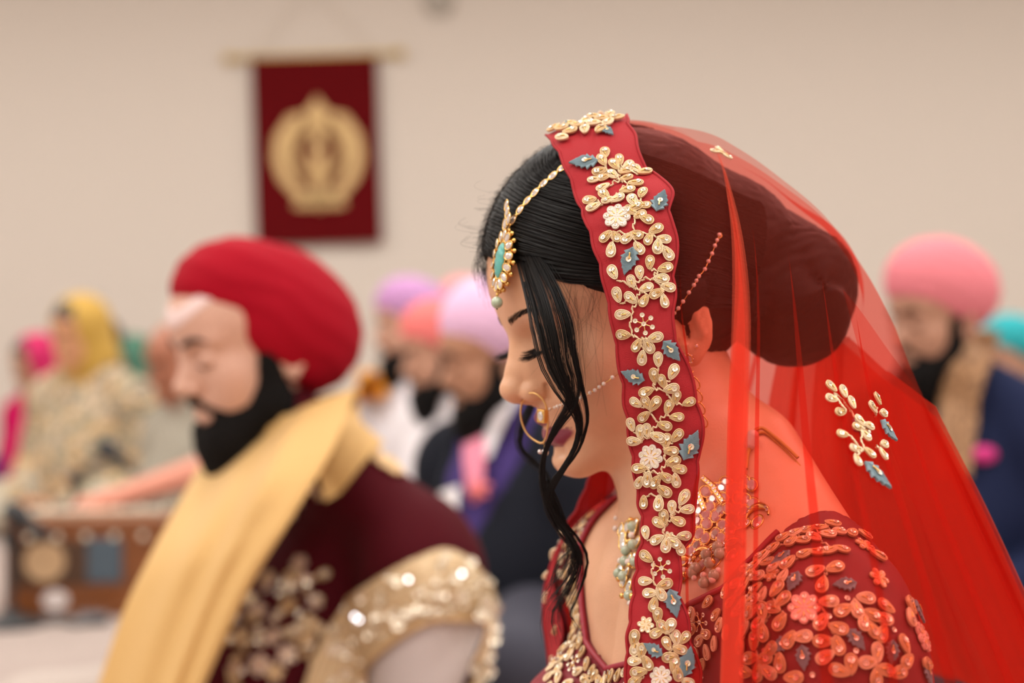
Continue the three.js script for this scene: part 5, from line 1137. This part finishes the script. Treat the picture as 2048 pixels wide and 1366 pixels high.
// women: hair and head scarf in place of a turban
function scarfOn(p, color, label, drop = 0.3) {
  const { t, hf, tf, n, k, coat } = p;
  const hair = (x, y, z) => { const q = hf.to(x, y, z); return hairMM(q[0] + 1, q[1], q[2]) * k / 1000; };
  const c = hf.from(-110, 20, 0);
  part('hair', nets(hair, [c.x - 0.2, c.y - 0.16, c.z - 0.2], [c.x + 0.2, c.y + 0.17, c.z + 0.2], 0.008, {}), std(lin(0.02, 0.013, 0.01), 0.5), t);
  const scarf = (x, y, z) => {
    const q = hf.to(x, y, z), w = 1.8 * Math.sin(Math.atan2(q[2], q[0] + 90) * 12);
    let d = ell(q[0], q[1], q[2], -104, 30, 0, 104, 98, 92);
    d = smin(d, ell(q[0], q[1], q[2], -120, -90, 0, 92, 130, 104), 40);
    d = (smax(d, -(-24 - q[0]) - 0.25 * Math.abs(q[1]) * 0.2 , 10) + w * 0.6) * k / 1000;
    d = smax(d, -(d + 0.017), 0.004);
    const face = hf.to(x, y, z);
    return smax(d, n.y - drop - y, 0.01);
  };
  part('head_scarf', nets(scarf, [c.x - 0.3, n.y - drop - 0.02, c.z - 0.3], [c.x + 0.3, c.y + 0.2, c.z + 0.3], 0.0065, {}), std(color, 0.75, { sheen: 0.2, sheenColor: lin(0.9, 0.8, 0.6) }), t, label);
}
const floral = noiseTex(256, (u, v) => { const n = noise(u * 9, v * 9, 1) + 0.5 * noise(u * 20, v * 20, 4), m = noise(u * 7, v * 7, 9); return m > 0.28 ? [206, 168, 118] : n > 0.15 ? [120, 118, 92] : n < -0.3 ? [98, 92, 84] : [192, 172, 146]; }, true, 3);
const floralMat = std(0xffffff, 0.85, { map: floral });
const yellowWoman = seated({ x: 118, y: 676, d: 5.3, yaw: 62, pitch: 10, tyaw: 66, k: 1.12, skin: lin(0.6, 0.29, 0.15), coat: 0, coatMat: floralMat, coatName: 'tunic', legs: lin(0.4, 0.36, 0.28), label: 'woman in mustard yellow head scarf and pale floral tunic' });
scarfOn(yellowWoman, lin(0.5, 0.3, 0.05), 'mustard yellow head scarf');
const magentaWoman = seated({ x: 32, y: 735, d: 6.2, yaw: 50, pitch: 10, tyaw: 55, k: 1.02, skin: lin(0.4, 0.2, 0.12), coat: lin(0.5, 0.004, 0.09), coatName: 'tunic', legs: lin(0.08, 0.02, 0.12), label: 'woman in magenta head scarf and tunic beside the yellow scarf' });
scarfOn(magentaWoman, lin(0.52, 0.004, 0.1), 'magenta head scarf', 0.4);
const greenWoman = seated({ x: 226, y: 732, d: 6.8, yaw: 40, pitch: 10, tyaw: 50, k: 1.02, skin: lin(0.4, 0.2, 0.12), coat: lin(0.3, 0.3, 0.26), coatName: 'tunic', legs: lin(0.2, 0.2, 0.2), label: 'woman in teal green head scarf behind the yellow scarf' });
scarfOn(greenWoman, lin(0.06, 0.18, 0.12), 'teal green head scarf', 0.35);
const player = seated({ x: 302, y: 735, d: 4.62, yaw: 40, pitch: 12, tyaw: 44, k: 1.08, skin: lin(0.36, 0.13, 0.07), coat: lin(0.36, 0.33, 0.27), coatName: 'kurta', legs: lin(0.4, 0.37, 0.3), label: 'musician in olive grey kurta reaching across to the harmonium' });
{ // bare forearm laid along the top of the harmonium, with a hand of five fingers
  const { t, tf, n } = player;
  const el = P(420, 935, 4.1), wr = P(215, 1004, 3.92), s = wr.clone().sub(el).normalize();
  const ex = el.x, ey = el.y, ez = el.z, wx = wr.x, wy = wr.y, wz = wr.z;
  const F = (x, y, z) => {
    let d = cap(x, y, z, ex, ey, ez, wx, wy, wz, 0.042, 0.027);
    d = smin(d, cap(x, y, z, wx, wy, wz, wx - 0.06, wy - 0.018, wz, 0.028, 0.033), 0.02);
    for (let i = 0; i < 4; i++) { const o = (i - 1.5) * 0.019, l = [0.06, 0.07, 0.066, 0.05][i]; d = smin(d, cap(x, y, z, wx - 0.08, wy - 0.022, wz + o, wx - 0.08 - l * 0.6, wy - 0.022, wz + o * 1.1, 0.0098, 0.009), 0.006); d = smin(d, cap(x, y, z, wx - 0.08 - l * 0.6, wy - 0.022, wz + o * 1.1, wx - 0.08 - l, wy - 0.042, wz + o * 1.12, 0.009, 0.0075), 0.004); }
    d = smin(d, cap(x, y, z, wx - 0.03, wy - 0.02, wz + 0.03, wx - 0.075, wy - 0.035, wz + 0.056, 0.013, 0.009), 0.008);
    return d;
  };
  part('forearm', nets(F, [wx - 0.2, wy - 0.1, Math.min(ez, wz) - 0.1], [ex + 0.08, ey + 0.08, Math.max(ez, wz) + 0.12], 0.006, {}), skinFor(lin(0.62, 0.24, 0.16)), t, 'bare forearm and hand');
  const sh = tf.from(0.0, -0.1, 0.2), sx = sh.x, sy = sh.y, sz = sh.z;
  part('sleeve', nets((x, y, z) => cap(x, y, z, sx, sy, sz, ex, ey, ez, 0.07, 0.055), [Math.min(sx, ex) - 0.1, Math.min(sy, ey) - 0.1, Math.min(sz, ez) - 0.1], [Math.max(sx, ex) + 0.1, Math.max(sy, ey) + 0.1, Math.max(sz, ez) + 0.1], 0.012, {}), std(lin(0.36, 0.33, 0.27), 0.85), t);
}
// ---------- banner, harmonium, microphone ----------
console.log('props');
{
  const W = P(500, 112, 1.07 - ZB - 0.03), c = P(628, 112, EYE.z - ZB - 0.035), s = (EYE.z - ZB) / FPX; // metres per picture point at the wall
  const t = thing('wall_banner', 'maroon velvet wall banner with a gold sword and ring emblem hanging from a rod', 'banner', null, c);
  t.rotation.z = 0.03;
  const w = 250 * s, h = 376 * s;
  const cloth = mesh('banner_cloth', sheet((u, v) => V((u - 0.5) * w, -v * h, 0.006 * Math.sin(u * 9) * v + 0.012), 40, 30), std(lin(0.1, 0.0004, 0.002), 0.9, { specularIntensity: 0.3 }), t);
  const lin2 = std(lin(0.1, 0.001, 0.004), 0.9); mesh('banner_lining', sheet((u, v) => V((u - 0.5) * w, -v * h, 0.006 * Math.sin(u * 9) * v + 0.008), 20, 15), lin2, t);
  const brassRod = std(lin(0.62, 0.45, 0.16), 0.35, { metalness: 0.8 });
  mesh('rod', new THREE.CylinderGeometry(0.014, 0.014, 318 * s, 14).rotateZ(Math.PI / 2), brassRod, t);
  for (const q of [-1, 1]) mesh('finial', new THREE.LatheGeometry([[0, 0], [0.02, 0.006], [0.016, 0.02], [0.03, 0.036], [0.026, 0.055], [0.008, 0.07], [0, 0.074]].map(([a, b]) => new THREE.Vector2(a, b)), 14).rotateZ(-q * Math.PI / 2), brassRod, t).position.x = q * 156 * s;
  for (const q of [-1, 1]) mesh('hanging_cord', tube([V(q * 120 * s, 0.01, 0), V(q * 60 * s, 70 * s, 0), V(0, 138 * s, 0)], 0.003, 12, 6), std(lin(0.6, 0.52, 0.42), 0.8), t);
  mesh('cord_nail', new THREE.CylinderGeometry(0.008, 0.008, 0.03, 10).rotateX(Math.PI / 2), brassRod, t).position.set(0, 138 * s, 0);
  // emblem: double-edged sword, ring, two curved swords
  const gm = std(lin(0.62, 0.42, 0.19), 0.6, { metalness: 0.25 });
  const ex = (pts, holes = []) => { const sh = new THREE.Shape(pts.map(([x, y]) => new THREE.Vector2(x * s, -y * s))); return new THREE.ExtrudeGeometry(sh, { depth: 0.006, bevelEnabled: true, bevelSize: 0.003, bevelThickness: 0.003, bevelSegments: 1 }); };
  const e = new THREE.Group(); e.name = 'emblem'; t.add(e); e.position.set(4 * s, -194 * s, 0.022); e.scale.set(0.92, 0.94, 1);
  mesh('sword', ex([[0, -118], [14, -96], [16, -70], [10, -30], [14, 40], [12, 92], [0, 112], [-12, 92], [-14, 40], [-10, -30], [-16, -70], [-14, -96]]), gm, e);
  mesh('ring', new THREE.TorusGeometry(52 * s, 9 * s, 8, 48), gm, e).position.y = 6 * s;
  const side = [[-24, -86], [-62, -78], [-92, -36], [-98, 12], [-84, 56], [-52, 92], [-14, 112], [-4, 92], [-38, 74], [-58, 44], [-68, 8], [-60, -34], [-38, -62]];
  mesh('curved_sword', ex(side), gm, e); mesh('curved_sword', ex(side.map(([x, y]) => [-x, y])), gm, e);
  for (const q of [-1, 1]) mesh('hilt', ex([[q * 10, 84], [q * 50, 100], [q * 56, 112], [q * 30, 116], [q * 8, 104]]), gm, e);
  for (let i = 0; i < 5; i++) { const m = mesh('knot', new THREE.SphereGeometry(9 * s, 10, 8), gm, e); m.position.set((i - 2) * 17 * s, -(112 - Math.abs(i - 2) * 4) * s, 0.004); m.scale.z = 0.5; }
  mesh('crest', new THREE.SphereGeometry(26 * s, 16, 10), gm, e).position.y = 78 * s;
  e.children[e.children.length - 1].scale.z = 0.2;
}
{ // small round detector high on the wall
  const t = thing('wall_sensor', 'small round grey sensor high on the beige wall', 'sensor', null, P(878, 2, EYE.z - ZB - 0.001));
  mesh('housing', new THREE.LatheGeometry([[0, 0.05], [0.06, 0.048], [0.085, 0.03], [0.09, 0]].map(([a, b]) => new THREE.Vector2(a, b)), 24).rotateX(Math.PI / 2), std(lin(0.42, 0.38, 0.33), 0.6), t);
  mesh('lens', new THREE.SphereGeometry(0.02, 12, 8), std(lin(0.2, 0.19, 0.18), 0.3), t).position.z = 0.045;
}
{ // harmonium
  const d = 3.85, c = P(190, 1185, d); c.y = 0;
  const t = thing('harmonium', 'brown wooden harmonium with pale sound hole and white oval badge on the floor', 'harmonium', null, c);
  t.rotation.y = 0.12;
  const woodTex = noiseTex(256, (u, v) => { const n = 0.5 + 0.5 * noise(u * 3, v * 30, 2) + 0.3 * noise(u * 8, v * 70, 6); return [lerp(96, 152, n), lerp(50, 86, n), lerp(14, 30, n)]; }, true);
  const wood = std(0xffffff, 0.4, { map: woodTex, clearcoat: 0.3 }), dark = std(lin(0.07, 0.03, 0.012), 0.5);
  const W = 0.4, H = 0.2, D = 0.26;
  const rb = (name, w, h, dp, x, y, z, m, r = 0.004, l) => { const q = mesh(name, new RoundedBoxGeometry(w, h, dp, 2, r), m, t, l); q.position.set(x, y, z); return q; };
  rb('base', W + 0.02, 0.025, D + 0.02, 0, 0.0125, 0, wood); rb('case', W, H, D, 0, 0.025 + H / 2, 0, wood); rb('lid', W + 0.01, 0.015, D + 0.01, 0, 0.233, 0, wood);
  rb('front_frame', W * 0.5, 0.11, 0.012, -0.09, 0.135, D / 2 + 0.004, dark);
  const pan = mesh('sound_hole', new THREE.CylinderGeometry(0.05, 0.05, 0.012, 28).rotateX(Math.PI / 2), std(lin(0.55, 0.36, 0.2), 0.8), t, 'pale round sound hole'); pan.position.set(-0.1, 0.14, D / 2 + 0.01);
  rb('blue_panel', 0.085, 0.11, 0.014, 0.045, 0.14, D / 2 + 0.006, std(lin(0.07, 0.1, 0.13), 0.7), 0.004, 'slate blue cloth panel');
  const badge = mesh('badge', new THREE.CylinderGeometry(0.032, 0.032, 0.006, 28).rotateX(Math.PI / 2), std(lin(0.78, 0.7, 0.68), 0.4), t, 'white oval badge'); badge.scale.y = 0.75; badge.position.set(-0.075, 0.043, D / 2 + 0.008);
  const ivory = std(lin(0.75, 0.68, 0.55), 0.35), ebony = std(lin(0.01, 0.01, 0.01), 0.35);
  for (let i = 0; i < 21; i++) rb('white_key', 0.016, 0.01, 0.1, -0.175 + i * 0.0172, 0.246, -0.05, ivory, 0.002);
  for (let i = 0; i < 20; i++) if (![2, 6, 9, 13, 16].includes(i)) rb('black_key', 0.009, 0.012, 0.06, -0.166 + i * 0.0172, 0.254, -0.07, ebony, 0.002);
  for (let i = 0; i < 5; i++) { const k = mesh('stop_knob', new THREE.SphereGeometry(0.009, 10, 8), ivory, t); k.position.set(-0.14 + i * 0.07, 0.2, D / 2 + 0.012); }
  for (let i = 0; i < 5; i++) rb('bellows_fold', W * 0.9, 0.15, 0.01, 0, 0.13, -D / 2 - 0.012 - i * 0.014, i % 2 ? dark : std(lin(0.1, 0.06, 0.04), 0.7), 0.003);
}
// microphones on low stands
for (const [bx, by, d, hx, hy, l] of [[22, 1195, 3.6, 40, 1035, 'short black microphone stand beside the harmonium'], [150, 1150, 4.22, 222, 905, 'black microphone on a boom stand in front of the floral tunic']]) {
  const c = P(bx, by, d); c.y = 0;
  const t = thing('microphone_stand', l, 'microphone', null, c), black = std(lin(0.014, 0.014, 0.016), 0.4), top = P(hx, hy, d).sub(c);
  mesh('base', new THREE.LatheGeometry([[0, 0], [0.085, 0], [0.085, 0.012], [0.03, 0.025], [0.014, 0.04], [0, 0.04]].map(([a, b]) => new THREE.Vector2(a, b)), 24), black, t);
  mesh('pole', new THREE.CylinderGeometry(0.009, 0.009, top.y * 0.8, 10).translate(0, top.y * 0.4, 0), black, t);
  mesh('clamp', new THREE.CylinderGeometry(0.018, 0.018, 0.04, 12).translate(0, top.y * 0.8, 0), black, t);
  mesh('boom', tube([V(0, top.y * 0.8, 0), V(top.x * 0.5, top.y * 0.92, 0), top], 0.007, 10, 8), black, t);
  const hd = mesh('microphone_head', new THREE.LatheGeometry([[0, -0.09], [0.014, -0.088], [0.018, -0.02], [0.028, 0], [0.029, 0.02], [0.02, 0.042], [0, 0.05]].map(([a, b]) => new THREE.Vector2(a, b)), 18), black, t); hd.position.copy(top); hd.rotation.z = 0.9;
}
{
  const c = P(105, 1246, 3.6); c.y = 0;
  const t = thing('cable', 'grey cable lying on the carpet in front of the harmonium', 'cable', null, c);
  const pts = [[92, 1246], [100, 1249], [112, 1243], [150, 1254], [185, 1250]].map(([x, y]) => { const dd = (EYE.y * FPX) / (y - 683); const p = P(x, y, dd); p.y = 0.012; return p.sub(c); });
  mesh('cable_sheath', tube(pts, 0.011, 60, 8), std(lin(0.16, 0.15, 0.15), 0.6), t);
  const g = mesh('plug', new THREE.CapsuleGeometry(0.016, 0.05, 4, 10).rotateZ(Math.PI / 2), std(lin(0.1, 0.1, 0.11), 0.5), t); g.position.copy(pts[4]); g.position.y = 0.017;
}
console.log('done');
renderer.render(scene, camera);
